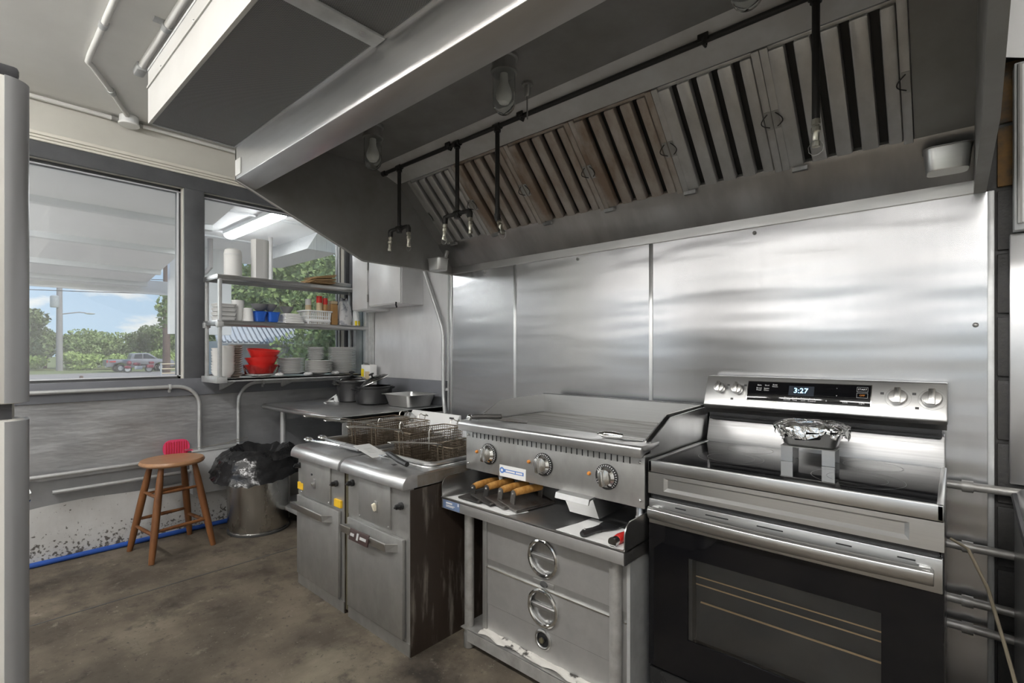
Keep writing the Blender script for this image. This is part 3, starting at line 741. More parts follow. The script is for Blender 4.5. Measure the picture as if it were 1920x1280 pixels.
    if first:
        for x, z in ((x0 + .055, .545), (x1 - .055, .53)):
            MB().box(x - .032, x + .032, yf - .012, yf - .0015, z - .018, z + .018).build('warning_sticker', 'label_yellow', t)
    else:
        npx = (hx0 + hx1) / 2 - .01
        MB().obox((npx, yf - .0585, hz), (.155, .008, .052), Matrix.Rotation(R(-12), 3, 'X')).build('nameplate', 'nameplate', dr, bevel=.003)
        for k_, (a, ww) in enumerate(((-.05, .03), (-.005, .014), (.04, .05))):
            MB().obox((npx + a, yf - .0635, hz + .001), (ww, .002, .012 if k_ != 1 else .03), Matrix.Rotation(R(-12), 3, 'X')).build('embossed_letters', 'print_grey', dr)
    return t
fryer(-2.735, -2.228, 'stainless fryer with yellow stickers, standing beside the prep table', True)
fryer(-2.205, -1.70, 'stainless fryer with a brown nameplate handle and greasy flank', False)
MB().box(-2.2275, -2.2055, 1.27, 1.30, .02, .70).build('filler_strip', 'gap_brass', bpy.data.objects['deep_fryer'])

# ------------------------------------------------------------------ wire frying baskets (one mesh, four copies)
def basket_mesh():
    t = thing('frying_basket', 'x', 'frying basket', (0, 0, 0), 0, 'wire baskets in the fryers')
    W, D, Hh, r = .155, .335, .15, .0015
    def wall(a, b_, n1, n2, nm):
        mb_ = MB(); a = Vector(a); b_ = Vector(b_)
        ta = Vector((a.x * .9, a.y * .94, 0)); tb = Vector((b_.x * .9, b_.y * .94, 0))
        for i in range(n1 + 1):
            f_ = i / n1; mb_.tube([ta.lerp(tb, f_), a.lerp(b_, f_)], r, 3, caps=False)
        for j in range(n2 + 1):
            g = j / n2; mb_.tube([ta.lerp(a, g), tb.lerp(b_, g)], r * 1.25, 3, caps=False)
        mb_.build(nm, 'basket_wire', t, world=False, kind='stuff')
    c_ = [(-W / 2, -D / 2, Hh), (W / 2, -D / 2, Hh), (W / 2, D / 2, Hh), (-W / 2, D / 2, Hh)]
    wall(c_[0], c_[1], 11, 11, 'mesh_end'); wall(c_[1], c_[2], 24, 11, 'mesh_side'); wall(c_[2], c_[3], 11, 11, 'mesh_end'); wall(c_[3], c_[0], 24, 11, 'mesh_side')
    mb_ = MB()
    for i in range(17): x = (-W / 2 + W * i / 16) * .9; mb_.tube([(x, -D / 2 * .94, 0), (x, D / 2 * .94, 0)], r, 3, caps=False)
    for i in range(37): y = (-D / 2 + D * i / 36) * .94; mb_.tube([(-W / 2 * .9, y, 0), (W / 2 * .9, y, 0)], r, 3, caps=False)
    mb_.build('mesh_floor', 'basket_wire', t, world=False, kind='stuff')
    MB().tube([(a, b_, Hh) for a, b_ in rbox(W, D, .02, 4)], .0035, 6, closed=True).build('top_rim', 'basket_wire', t, world=False)
    MB().tube([(a, b_, .0) for a, b_ in rbox(W * .9, D * .94, .02, 4)], .0028, 6, closed=True).build('bottom_rim', 'basket_wire', t, world=False)
    for s_ in (-1, 1):
        MB().tube([(s_ * .018, -D / 2 + .002, .01), (s_ * .018, -D / 2 - .006, Hh - .005)], .0032, 6).build('handle_stay', 'basket_wire', t, world=False)
    hl = .29; rise = .060
    y0 = -D / 2 - .004
    pts = [(-.018, y0, Hh - .006), (-.017, y0 - .01, Hh + .014), (-.011, y0 - .09, Hh + rise * .5), (-.011, y0 - hl * .7, Hh + rise * .85), (-.016, y0 - hl * .88, Hh + rise * .97),
           (-.010, y0 - hl, Hh + rise), (.010, y0 - hl, Hh + rise), (.016, y0 - hl * .88, Hh + rise * .97), (.011, y0 - hl * .7, Hh + rise * .85), (.011, y0 - .09, Hh + rise * .5), (.017, y0 - .01, Hh + .014), (.018, y0, Hh - .006)]
    MB().tube(pts, .0032, 8).build('handle', 'wire_bright', t, world=False)
    yb_ = D / 2
    MB().tube([(-.03, yb_, Hh), (-.03, yb_ + .005, Hh + .02), (-.025, yb_ + .02, Hh + .03), (-.02, yb_ + .035, Hh + .02), (.02, yb_ + .035, Hh + .02), (.025, yb_ + .02, Hh + .03), (.03, yb_ + .005, Hh + .02), (.03, yb_, Hh)], .003, 6).build('hanger_hook', 'wire_bright', t, world=False)
    MB().tube([(W / 2 + .004, -.06, Hh - .095), (W / 2 + .006, -.06, Hh), (W / 2 + .006, -.052, Hh + .014), (W / 2 + .006, -.04, Hh + .012), (W / 2 + .006, -.03, Hh - .01), (W / 2 + .004, .04, Hh - .01)], .0032, 6).build('side_hook', 'wire_bright', t, world=False)
    return t
bk = basket_mesh()
spots = [(-2.60, 1.70, .725, 'wire frying basket next to the prep table side of the first fryer'),
         (-2.385, 1.69, .725, 'wire frying basket beside the gap, in the fryer with yellow stickers'),
         (-2.075, 1.66, .725, 'wire frying basket in the fryer with the nameplate, nearer the gap'),
         (-1.825, 1.70, .68, 'wire frying basket sunk lowest, next to the griddle')]
for i, (x, y, z, lb) in enumerate(spots):
    if i == 0: o = bk; o.location = (x, y, z); o['label'] = lb
    else: o = dup(bk, (x, y, z), R((0, 3, -2, 1)[i]), lb)
# ------------------------------------------------------------------ utensils lying on the fryers
t = thing('slotted_turner', 'slotted steel turner with a black handle lying on the nameplate fryer', 'spatula', (-1.93, 1.33, .768), R(-8))
z = .018
bl = MB()
# slotted blade: strips with gaps between them
bw, bl_ = .088, .19
a0 = -.285
cells = []
def strip(x0, x1, y0, y1): bl.box(x0, x1, y0, y1, z, z + .0016)
strip(a0, a0 + .05, -bw / 2, bw / 2); strip(a0 + .125, a0 + bl_, -bw / 2, bw / 2)
for k in range(5):
    xx = a0 + .05 + .015 * k; strip(xx, xx + .010, -bw / 2, bw / 2); strip(xx + .010, xx + .015, -bw / 2, -.022); strip(xx + .010, xx + .015, .022, bw / 2)
bl.v = [(p[0], p[1], p[2] + max(0, -p[0] - .10) * .16) for p in bl.v]
bl.build('blade', 'bright_blade', t, world=False)
MB().tube([(a0 + bl_ - .02, 0, z + .002), (a0 + bl_ + .02, 0, z + .006), (-.035, 0, z + .028)], .004, 8).build('shank', 'chrome', t, world=False)
MB().tube([(-.04, 0, z + .026), (-.02, 0, z + .024), (.06, 0, z + .006), (.125, 0, z - .002)], [.009, .012, .013, .012], 8).build('grip', 'black_plastic', t, world=False, bevel=0)
MB().obox((.02, 0, -.0005), (.02, .02, .001), Matrix.Identity(3)).build('heel', 'black_plastic', t, world=False)
t.rotation_euler = (0, 0, R(-3))
t = thing('kitchen_tongs', 'steel tongs with dark grips lying on the fryer with yellow stickers', 'tongs', (-2.50, 1.365, .767), R(2)); t.scale = (1.4, 1.2, 1.1)
for s_ in (-1, 1):
    MB().tube([(.16, s_ * .004, .012), (.05, s_ * .012, .014), (-.10, s_ * .028, .016), (-.14, s_ * .034, .018)], [.006, .007, .006, .006], 8).build('arm', 'chrome', t, world=False)
    MB().sphere((-.155, s_ * .035, .020), .024, 12, 6, 1.2, .8, .5).build('scalloped_tip', 'chrome', t, world=False)
    MB().tube([(.165, s_ * .005, .013), (.055, s_ * .013, .015)], .0095, 8).build('grip', 'smoke_plastic', t, world=False)
MB().tube([(.16, -.006, .012), (.175, 0, .012), (.16, .006, .012)], .004, 6).build('pivot_ring', 'chrome', t, world=False)

# ------------------------------------------------------------------ equipment stand with rounded side lips
S0, S1, SY0, SY1, SZ = -1.686, -.786, 1.42, 2.14, .642
st = thing('equipment_stand', 'low stainless stand with tubular legs carrying the griddle', 'equipment stand', ((S0 + S1) / 2, 1.75, 0))
MB().box(S0, S1, SY0, SY1, SZ - .004, SZ).build('top', 'steel_top', st)
MB().box(S0, S1, SY0, SY0 + .004, SZ - .045, SZ).build('front_apron', 'warmer_steel', st, bevel=.0015)
MB().box(S0, S1, SY0 - .002, SY0 + .004, SZ, SZ + .004).build('front_bead', 'steel_top', st)
lipp = [(SY0, SZ - .045), (SY0, SZ + .045)] + arc(SY0 + .045, SZ + .045, .045, 180, 90, 8)[1:] + [(SY1, SZ + .09), (SY1, SZ - .045)]
for x in (S0, S1 - .004): MB().prism(lipp, 'x', x, x + .004).build('side_lip', 'steel', st)
MB().box(S0, S1, SY1 - .004, SY1, SZ - .045, SZ + .09).build('back_lip', 'steel', st)
for x in (-1.577, -.857):
    for y in (1.485, 2.08):
        lg = MB().lathe([(.021, .06), (.021, SZ - .004)], (x, y, 0), 16).build('leg', 'pipe_grey', st)
        MB().lathe([(.016, 0), (.024, .004), (.024, .06), (.021, .066)], (x, y, 0), 16).build('foot', 'steel_worn', lg)
MB().box(-1.60, -.80, 1.455, 2.10, .088, .092).box(-1.555, -.875, 1.452, 1.458, .045, .092).build('undershelf', 'pipe_grey', st)
lb = MB().box(S0 + .012, S0 + .118, SY0 - .0012, SY0 + .001, SZ - .042, SZ - .006).build('maker_label', 'label_blue_grey', st)
for k, (a, ww, hh) in enumerate(((.02, .05, .007), (.02, .07, .003), (.02, .06, .003), (.095, .008, .012))):
    MB().box(S0 + .012 + a, S0 + .012 + a + ww * .8, SY0 - .0016, SY0, SZ - (.020 if k in (0, 3) else .028 + .005 * (k - 1)), SZ - (.020 if k in (0, 3) else .028 + .005 * (k - 1)) + hh).build('label_print', 'print_white', lb)
# ------------------------------------------------------------------ drawer warmer on the undershelf
wm = thing('drawer_warmer', 'stainless two-drawer food warmer with round recessed pulls under the griddle', 'food warmer', (-1.15, 1.78, .092))
WX0, WX1, WY = -1.513, -.80, 1.50
MB().box(WX0 + .012, WX1 - .004, WY + .012, 2.06, .094, .585).build('body', 'steel_side', wm)
MB().box(WX0, WX0 + .03, WY - .002, 2.06, .094, .585).build('left_frame', 'steel_worn', wm, bevel=.008)
MB().box(WX1 - .012, WX1, WY - .02, 2.06, .094, .60).build('right_frame', 'galvanised', wm)
def ring(x, z, r, y, par, mat='steel', tr=.008): 
    return MB().tube([(x + r * math.cos(R(a)), y, z + r * math.sin(R(a))) for a in range(0, 360, 12)], tr, 8, closed=True)
def disc_hole(x0, x1, z0, z1, y, cx, cz, r, th=.012):
    """front plate with a round hole"""
    n = 32; v = []; f = []
    for d in (0, th):
        for i in range(n):
            a = 2 * math.pi * i / n; c_, s_ = math.cos(a), math.sin(a)
            v.append((cx + r * c_, y + d, cz + r * s_))
        for i in range(n):
            a = 2 * math.pi * i / n; c_, s_ = math.cos(a), math.sin(a)
            k = 1e9
            if c_ > 1e-9: k = min(k, (x1 - cx) / c_)
            if c_ < -1e-9: k = min(k, (x0 - cx) / c_)
            if s_ > 1e-9: k = min(k, (z1 - cz) / s_)
            if s_ < -1e-9: k = min(k, (z0 - cz) / s_)
            v.append((cx + k * c_, y + d, cz + k * s_))
    # snap the corner rays to the true corners
    for d in (0, 1):
        for (xc, zc) in ((x0, z0), (x0, z1), (x1, z0), (x1, z1)):
            best = min(range(n), key=lambda i: (v[d * 2 * n + n + i][0] - xc) ** 2 + (v[d * 2 * n + n + i][2] - zc) ** 2)
            v[d * 2 * n + n + best] = (xc, y + d * th, zc)
    for i in range(n):
        j = (i + 1) % n
        f.append((i, j, n + j, n + i)); f.append((2 * n + i, 3 * n + i, 3 * n + j, 2 * n + j))
        f.append((i, 2 * n + i, 2 * n + j, j)); f.append((n + i, n + j, 3 * n + j, 3 * n + i))
    return MB().add(v, f)
HXc = -1.18
for k, (z0, z1, zc) in enumerate(((.405, .585, .489), (.215, .372, .2985))):
    d = disc_hole(WX0 + .032, WX1 - .014, z0, z1, WY - .012 * 0, HXc, zc, .066).build('drawer', 'warmer_steel', wm)
    ring(HXc, zc, .067, WY - .004, d).build('pull_ring', 'chrome', d)
    MB().shell([(.066, 0), (.064, .025), (.05, .036), (.001, .038)], (HXc, WY + .002, zc), 24, rot_to((0, 1, 0))).build('pull_cup', 'cup_dark', d)
    MB().obox((HXc, WY + .008, zc - .002), (.122, .014, .022), Matrix.Rotation(R(25), 3, 'X')).build('pull_bar', 'steel_worn', d, bevel=.004)
    MB().obox((HXc, WY - .010, zc + .066), (.028, .004, .007), Matrix.Identity(3)).build('maker_badge', 'print_dark', d, bevel=.001)
MB().box(WX0 + .032, WX1 - .014, WY + .002, WY + .014, .372, .405).build('divider_rail', 'steel_worn', wm)
MB().box(WX0 + .032, WX1 - .014, WY - .006, WY + .004, .369, .3735).build('drawer_edge', 'chrome', wm)
MB().box(HXc - .05, HXc + .05, WY - .001, WY + .004, .380, .400).build('badge_plate', 'steel_worn', wm, bevel=.002)
MB().lathe([(.02, 0), (.016, .006), (.001, .008)], (HXc + .004, WY - .001, .390), 14, FRONT, 1, .6).build('latch_button', 'print_dark', wm)
bp = disc_hole(WX0 + .032, WX1 - .014, .094, .213, WY + .002, HXc, .177, .032).build('control_panel', 'warmer_steel', wm)
ring(HXc, .177, .034, WY - .002, bp, tr=.006).build('dial_bezel', 'steel', bp)
MB().lathe([(.031, 0), (.031, .008), (.012, .010), (.012, .02), (.001, .021)], (HXc, WY + .012, .177), 20, FRONT).build('dial', 'black_plastic', bp)
MB().lathe([(.0105, 0), (.0105, .006), (.001, .007)], (HXc, WY - .008, .177), 14, FRONT).build('dial_cap', 'gap_brass', bp)
# burnt foil liner on the undershelf
def liner(u, v):
    x = -1.50 + .62 * u; y = 1.462 + .05 * v + .012 * u
    return (x, y + .006 * math.sin(23 * u), .094 + .006 * abs(math.sin(17 * u + 5 * v)) + .006 * v)
pm('burnt_liner', (.62, .60, .56), (.06, .055, .05), rough=.6, ns=16, det=6, lo=.54, hi=.60)
tag(MB().grid(liner, 60, 6).build('shelf_liner', 'burnt_liner', thick=.001), 'scorched white liner paper curling on the shelf in front of the warmer', 'liner')

# ------------------------------------------------------------------ countertop griddle
G0, G1, GF = -1.672, -.786, 1.555
gr = thing('griddle', 'wide stainless countertop griddle with three dials standing on the low stand', 'griddle', ((G0 + G1) / 2, 1.8, SZ))
MB().box(G0 + .006, G1 - .002, GF + .004, 2.13, .757, .93).build('body', 'steel_side', gr)
MB().box(G0, G1, GF, GF + .006, .748, .93).build('face_panel', 'steel_worn', gr, bevel=.002)
led = [(1.515, .928), (1.515, .955)] + arc(1.526, .955, .011, 180, 90, 5) + [(1.655, .966), (1.655, .952), (1.555, .940), (1.521, .928)]
MB().prism(led, 'x', G0 - .012, G1 + .006).build('front_ledge', 'steel_top', gr, bevel=.001)
MB().box(G0 + .035, G1 - .028, 1.652, 2.10, .935, .962).build('cook_plate', 'griddle_plate', gr)
MB().box(G0 + .035, G1 - .028, 1.646, 1.654, .945, .9635).build('plate_edge', 'plate_edge', gr)
spl = [(1.60, .93), (1.60, .972), (1.765, 1.048), (2.13, 1.056), (2.13, .93)]
MB().prism(spl, 'x', G0 + .02, G0 + .026).build('side_splash', 'steel', gr)
MB().prism(spl, 'x', G1 - .022, G1 - .016).build('side_splash', 'steel', gr)
MB().prism([(1.60, .93), (1.60, .968), (1.765, 1.04), (2.13, 1.05), (2.13, .93)], 'x', G1 - .004, G1).build('outer_cover', 'steel_side', gr)
MB().box(G0 + .02, G1 - .016, 2.10, 2.106, .93, 1.056).build('back_splash', 'steel', gr)
MB().box(G0 + .015, G1 - .010, 2.106, 2.13, .93, 1.058).build('back_cover', 'black_plastic', gr)
for i in range(33):
    x = G0 + .045 + (G1 - G0 - .10) * i / 32
    MB().box(x - .0022, x + .0022, GF - .001, GF + .002, .895, .918).build('vent_slot', 'black_plastic', gr)
pm('dial_black', (.02, .02, .02), rough=.4)
for i, (x, z) in enumerate(((-1.525, .844), (-1.222, .844), (-.932, .844))):
    k = MB().lathe([(.046, 0), (.046, .005), (.043, .006)], (x, GF, z - .01), 28, FRONT).build('dial_skirt', 'dial_black', gr)
    for a in range(200, 521, 12):
        if a % 360 > 300 or a % 360 < 240:
            c_, s_ = math.cos(R(a)), math.sin(R(a))
            MB().obox((x + .0405 * c_, GF - .0065, z - .01 + .0405 * s_), (.005, .001, .0022), Matrix.Rotation(-R(a), 3, 'Y')).build('dial_mark', 'print_white', k)
    kb = MB().lathe([(.036, .005), (.036, .012), (.028, .022), (.001, .024)], (x, GF, z - .01), 28, FRONT).build('knob', 'chrome', k)
    MB().obox((x, GF - .034, z - .01), (.018, .030, .056), Matrix.Rotation(R(-4 * i), 3, 'Y')).build('grip', 'knob_steel', k, bevel=.004)
    pl = MB().lathe([(.0075, 0), (.0075, .004), (.005, .009), (.001, .010)], (x - .075, GF, z - .010), 14, FRONT).build('pilot_lamp', 'amber', gr)
for x in (G0 + .014, G1 - .016):
    for z in (.775, .905): MB().sphere((x, GF - .001, z), .006, 10, 5).build('screw', 'chrome', gr)
# sticker: blue ring and bar on white, the lettering on it is too worn to read
pl = MB().box(-1.461, -1.314, GF - .0015, GF, .750, .798).build('maker_sticker', 'label_white', gr)
MB().lathe([(.013, 0), (.013, .001)], (-1.446, GF - .0012, .776), 20, FRONT).box(-1.436, -1.325, GF - .0022, GF - .001, .769, .783).build('sticker_logo', 'label_blue', pl)
MB().lathe([(.006, 0), (.006, .0008)], (-1.446, GF - .002, .776), 14, FRONT).build('sticker_emblem', 'label_white', pl)
for a, ww in ((-1.424, .052), (-1.367, .036)): MB().box(a, a + ww, GF - .0028, GF - .002, .7725, .7795).build('sticker_print', 'print_white', pl)
for x in (G0 + .09, G1 - .09):
    for y in (1.70, 2.03):
        MB().lathe([(.018, 0), (.022, .004), (.022, .03), (.019, .034), (.019, .115)], (x, y, SZ), 14).build('leg', 'steel_side', gr)
gd = MB().prism([(1.575, .752), (1.52, .748), (1.513, .728), (1.517, .726), (1.528, .742), (1.575, .744)], 'x', -1.135, -.985).build('grease_drawer', 'steel_top', gr)
MB().add([(-1.128, 1.55, .748), (-.992, 1.55, .748), (-.992, 1.93, .748), (-1.128, 1.93, .748), (-1.105, 1.57, .668), (-.975, 1.57, .668), (-.975, 1.90, .668), (-1.105, 1.90, .668)],
         [(0, 1, 5, 4), (1, 2, 6, 5), (2, 3, 7, 6), (3, 0, 4, 7), (4, 5, 6, 7)]).build('drawer_pan', 'steel', gd)
# folded cloth and tool on the ledge
t = thing('egg_turner', 'turner with a dark steel handle resting on the fryer-side corner of the griddle ledge', 'spatula', (-1.615, 1.60, .966), R(35))
MB().tube([(-.05, 0, .014), (-.03, 0, .018), (.09, 0, .020)], [.008, .012, .010], 8).build('grip', 'cast_iron', t, world=False)
MB().sphere((-.058, 0, .014), .015, 10, 6).build('end_cap', 'chrome', t, world=False)
MB().obox((.15, 0, .004), (.12, .07, .002), Matrix.Rotation(R(6), 3, 'Y')).build('blade', 'press_steel', t, world=False)
t = thing('scraper_knife', 'bright coiled scraper lying near the range end of the griddle ledge', 'scraper', (-.905, 1.60, .966), R(18))
MB().tube([(-.065, .004, .012), (-.05, 0, .013), (-.02, 0, .013), (.01, 0, .010)], [.011, .014, .013, .010], 10).build('grip', 'chrome', t, world=False)
MB().obox((.045, 0, .006), (.08, .045, .003), Matrix.Rotation(R(3), 3, 'Y')).build('blade', 'steel_worn', t, world=False)
MB().tube([(-.07 + .012 * math.cos(R(a)), .012 * math.sin(R(a)), .016) for a in range(0, 360, 30)], .004, 6, closed=True).build('coil', 'chrome', t, world=False)
# ------------------------------------------------------------------ grill presses and papers on the stand
tag(MB().add([(-1.672, 1.428, SZ + .001), (-1.31, 1.426, SZ + .001), (-1.27, 1.52, SZ + .001), (-1.60, 1.66, SZ + .001)], [(0, 1, 2, 3)]).build('paper_liner', 'paper', thick=.001), 'white paper sheet under the row of grill presses', 'paper')
def press(x, y, rz, mat, label, tilt=0):
    t = thing('grill_press', label, 'grill press', (x, y, SZ + .002), rz, 'grill presses with wooden handles')
    MB().box(-.105, .105, -.065, .065, 0, .010).build('plate', mat, t, world=False, bevel=.004)
    MB().box(-.105, .105, -.065, -.058, .010, .015).build('front_ridge', 'press_steel', t, world=False, bevel=.002)
    for s_ in (-1, 1):
        pts = arc(0, .052, .014, 0, 180, 8)
        MB().prism([(s_ * .0 + a, b_) for a, b_ in pts] + [(-.014, .010), (.014, .010)], 'x', s_ * .075 - .003, s_ * .075 + .003).build('bracket', mat, t, world=False, bevel=.001)
        MB().sphere((s_ * .0785, 0, .052), .005, 8, 4).build('bolt', 'steel_worn', t, world=False)
    MB().tube([(-.073, 0, .055), (-.05, 0, .057), (0, 0, .058), (.05, 0, .057), (.073, 0, .055)], [.013, .0155, .0165, .0155, .013], 12).build('handle', 'handle_wood', t, world=False)
    return t
for i, (x, y, m_, lb) in enumerate(((-1.548, 1.555, 'cast_iron', 'black grill press, the one nearest the fryer side lip'),
                                    (-1.478, 1.565, 'cast_iron', 'black grill press, second from the fryer side lip'),
                                    (-1.402, 1.575, 'press_steel', 'steel-edged grill press, third from the fryer side lip'),
                                    (-1.332, 1.580, 'press_steel', 'bare steel grill press with rubbed plate, last in the row'))):
    p_ = press(x, y, R(90), m_, lb); p_.location.z = SZ + .003 + (.0095 if i else 0)
    p_.rotation_euler = (R(9 if i else 0), 0, R(90 - (0, 4, 7, 10)[i]))
pap = [(-1.072, 1.436), (-.80, 1.428), (-.80, 1.53), (-.865, 1.60), (-.97, 1.615), (-1.04, 1.625), (-1.05, 1.54)]
tag(MB().add([(a, b_, SZ + .0012) for a, b_ in pap], [tuple(range(len(pap)))]).build('paper_liner', 'paper', thick=.001), 'torn white paper under the two scrapers', 'paper')
t = thing('grill_scraper', 'black-handled wide scraper lying on the torn paper', 'scraper', (-.945, 1.515, SZ + .003), R(82))
MB().tube([(-.085, 0, .010), (-.07, 0, .011), (-.02, 0, .009), (.01, 0, .007)], [.010, .0145, .012, .015], 8).build('grip', 'black_plastic', t, world=False)
MB().prism([(.0, -.014), (.06, -.036), (.075, -.036), (.075, .036), (.06, .036), (.0, .014)], 'z', .003, .009).build('collar', 'black_plastic', t, world=False, bevel=.002)
MB().box(.072, .12, -.036, .036, .004, .006).build('blade', 'steel', t, world=False)
MB().sphere((-.07, 0, .024), .0045, 8, 4).build('hang_hole', 'steel_worn', t, world=False)
t = thing('peeler_knife', 'red-sleeved tool with silver end cap on the torn paper by the stand lip', 'utensil', (-.836, 1.458, SZ + .003), R(88))
MB().cyl((-.03, 0, .014), (.0, 0, .014), .016, .014, seg=14).build('end_cap', 'chrome', t, world=False)
MB().tube([(-.002, 0, .014), (.02, 0, .015), (.055, 0, .013)], [.015, .0165, .015], 12).build('red_sleeve', 'red_plastic', t, world=False)
MB().tube([(.05, 0, .013), (.11, 0, .011)], .0105, 10).build('shaft', 'black_plastic', t, world=False)

# ------------------------------------------------------------------ electric range
A0, A1, AF, AB = -.778, -.019, 1.565, 2.185
rg = thing('electric_range', 'stainless electric range with black glass cooktop, clock reading 3:27 and oven door', 'stove', ((A0 + A1) / 2, 1.87, 0))
MB().box(A0 + .008, A1 - .008, AF + .062, AB - .05, .03, .875).build('body', 'black_enamel', rg)
for x in (A0 + .06, A1 - .06):
    for y in (AF + .08, AB - .12): MB().cyl((x, y, 0), (x, y, .035), .016, seg=10).build('foot', 'black_plastic', rg)
MB().box(A0 + .014, A1 - .014, AF + .010, 2.085, .892, .912).build('cooktop_glass', 'black_glass', rg)
fr = MB()
fr.box(A0, A1, AF, AF + .012, .877, .916).box(A0, A0 + .014, AF, 2.09, .877, .916).box(A1 - .014, A1, AF, 2.09, .877, .916)
fr.build('cooktop_frame', 'steel', rg, bevel=.003)
for x, y, rr in ((-.585, 1.80, (.105, .075)), (-.215, 1.755, (.115, .075)), (-.20, 1.98, (.08,)), (-.58, 2.0, (.08,))):
    for r_ in rr:
        n = 48; v = []; f = []
        for i in range(n):
            a = 2 * math.pi * i / n
            v += [(x + (r_ - .0009) * math.cos(a), y + (r_ - .0009) * math.sin(a), .9124), (x + r_ * math.cos(a), y + r_ * math.sin(a), .9124)]
        f = [(2 * i, 2 * i + 1, (2 * i + 3) % (2 * n), (2 * i + 2) % (2 * n)) for i in range(n)]
        MB().add(v, f).build('burner_ring', 'ring_print', rg)
# backguard: lower splash, dark slot, tilted control panel
MB().prism([(2.085, .905), (2.087, .925), (2.115, 1.012), (2.185, 1.012), (2.185, .88), (2.085, .88)], 'x', A0 + .004, A1 - .004).build('lower_splash', 'splash_steel', rg, bevel=.004)
MB().box(A0 + .012, A1 - .012, 2.10, 2.18, 1.005, 1.04).build('vent_slot', 'black_plastic', rg)
MB().box(A0 + .02, A1 - .02, 2.088, 2.10, 1.018, 1.022).build('vent_blade', 'black_enamel', rg)
MB().prism([(2.100, 1.032), (2.068, 1.068), (2.085, 1.068), (2.18, 1.045), (2.18, 1.032)], 'x', A0, A1).build('panel_underside', 'hood_trough', rg)
CP = [(2.066, 1.066), (2.118, 1.182), (2.18, 1.182), (2.18, 1.05), (2.075, 1.05)]
cpn = MB().prism(CP, 'x', A0 - .002, A1 + .002).build('control_panel', 'steel', rg, bevel=.004)
e0, e1 = Vector((0, 2.066, 1.066)), Vector((0, 2.118, 1.182)); ud = (e1 - e0).normalized(); nd_ = Vector((0, -ud.z, ud.y))
PR = Matrix(((1, 0, 0), (0, ud.y, nd_.y), (0, ud.z, nd_.z)))     # columns: x right, up the panel, out of the panel
def on_panel(x, s, h=0): q = e0 + ud * s + nd_ * h; return Vector((x, q.y, q.z))
def plate(nm, x0, x1, s0, s1, h, mat, par, bev=0, th=.002):
    c_ = on_panel((x0 + x1) / 2, (s0 + s1) / 2, h + th / 2)
    return MB().obox(c_, (x1 - x0, s1 - s0, th), PR).build(nm, mat, par, bevel=bev)
plate('bezel', -.617, -.213, .026, .110, 0, 'chrome', rg, .001)
gp = plate('touch_panel', -.614, -.216, .029, .107, .0015, 'black_glass', rg, .001)
dsp = plate('clock_window', -.468, -.385, .056, .094, .003, 'digit_panel', gp)
text('clock_digits', '3:27', .028, on_panel(-.428, .075, .006), PR, 'digits', gp)
for s_, x, q in (('Bake', -.572, .092), ('Broil', -.545, .092), ('Keep\nWarm', -.517, .092), ('Bread\nProof', -.573, .076), ('Steam\nClean', -.546, .076),
                 ('Timer\nOn/Off', -.472, .042), ('Cook\nTime', -.446, .042), ('Delay\nStart', -.418, .042), ('Smart\nControl', -.390, .042),
                 ('0', -.345, .042), ('Lock', -.288, .040), ('Light', -.240, .040), ('^', -.315, .090), ('v', -.315, .064)):
    text('touch_print', s_, .0078, on_panel(x, q, .0042), PR, 'print_white', gp)
for s0, s1, tx, m_ in ((.082, .100, 'START', 'print_white'), (.060, .078, 'OFF', 'label_yellow')):
    cxx = -.240
    for a in ((cxx - .016, cxx + .016, s0, s0 + .0008), (cxx - .016, cxx + .016, s1 - .0008, s1), (cxx - .016, cxx - .0152, s0, s1), (cxx + .0152, cxx + .016, s0, s1)):
        plate('button_outline', a[0], a[1], a[2], a[3], .0036, 'print_grey', gp, 0, .0005)
    text('touch_print', tx, .009, on_panel(cxx, (s0 + s1) / 2, .0042), PR, 'print_white' if tx == 'START' else 'amber', gp)
for i, (x, s, rr) in enumerate(((-.722, .072, .021), (-.653, .070, .021), (-.142, .068, .026), (-.055, .068, .026))):
    q = rot_to(nd_)
    k = MB().lathe([(rr, .002), (rr + .001, .012), (rr - .002, .022), (.002, .024)], on_panel(x, s), 28, q).build('knob', 'knob_steel', rg)
    MB().obox(on_panel(x, s, .026), (.013 if i < 2 else .018, rr * 2.05, .018), PR).build('knob_grip', 'knob_steel', k, bevel=.003)
    MB().obox(on_panel(x, s + rr * .72, .0358), (.002, rr * .5, .0008), PR).build('knob_pointer', 'print_dark', k)
    if i > 1: MB().tube([on_panel(x + (rr + .009) * math.cos(R(a)), s + (rr + .009) * math.sin(R(a)), .0012) for a in range(0, 360, 15)], .0006, 4, closed=True).build('knob_halo', 'steel_worn', rg)
for x, s in ((-.69, .088), (-.625, .09), (-.185, .082), (-.10, .085), (-.092, .036), (-.67, .03)): plate('burner_mark', x - .005, x + .005, s - .004, s + .004, .0004, 'print_dark', rg, 0, .0006)
# front bands
MB().box(A0, A1, AF + .002, AF + .02, .804, .875).build('front_band', 'steel', rg, bevel=.005)
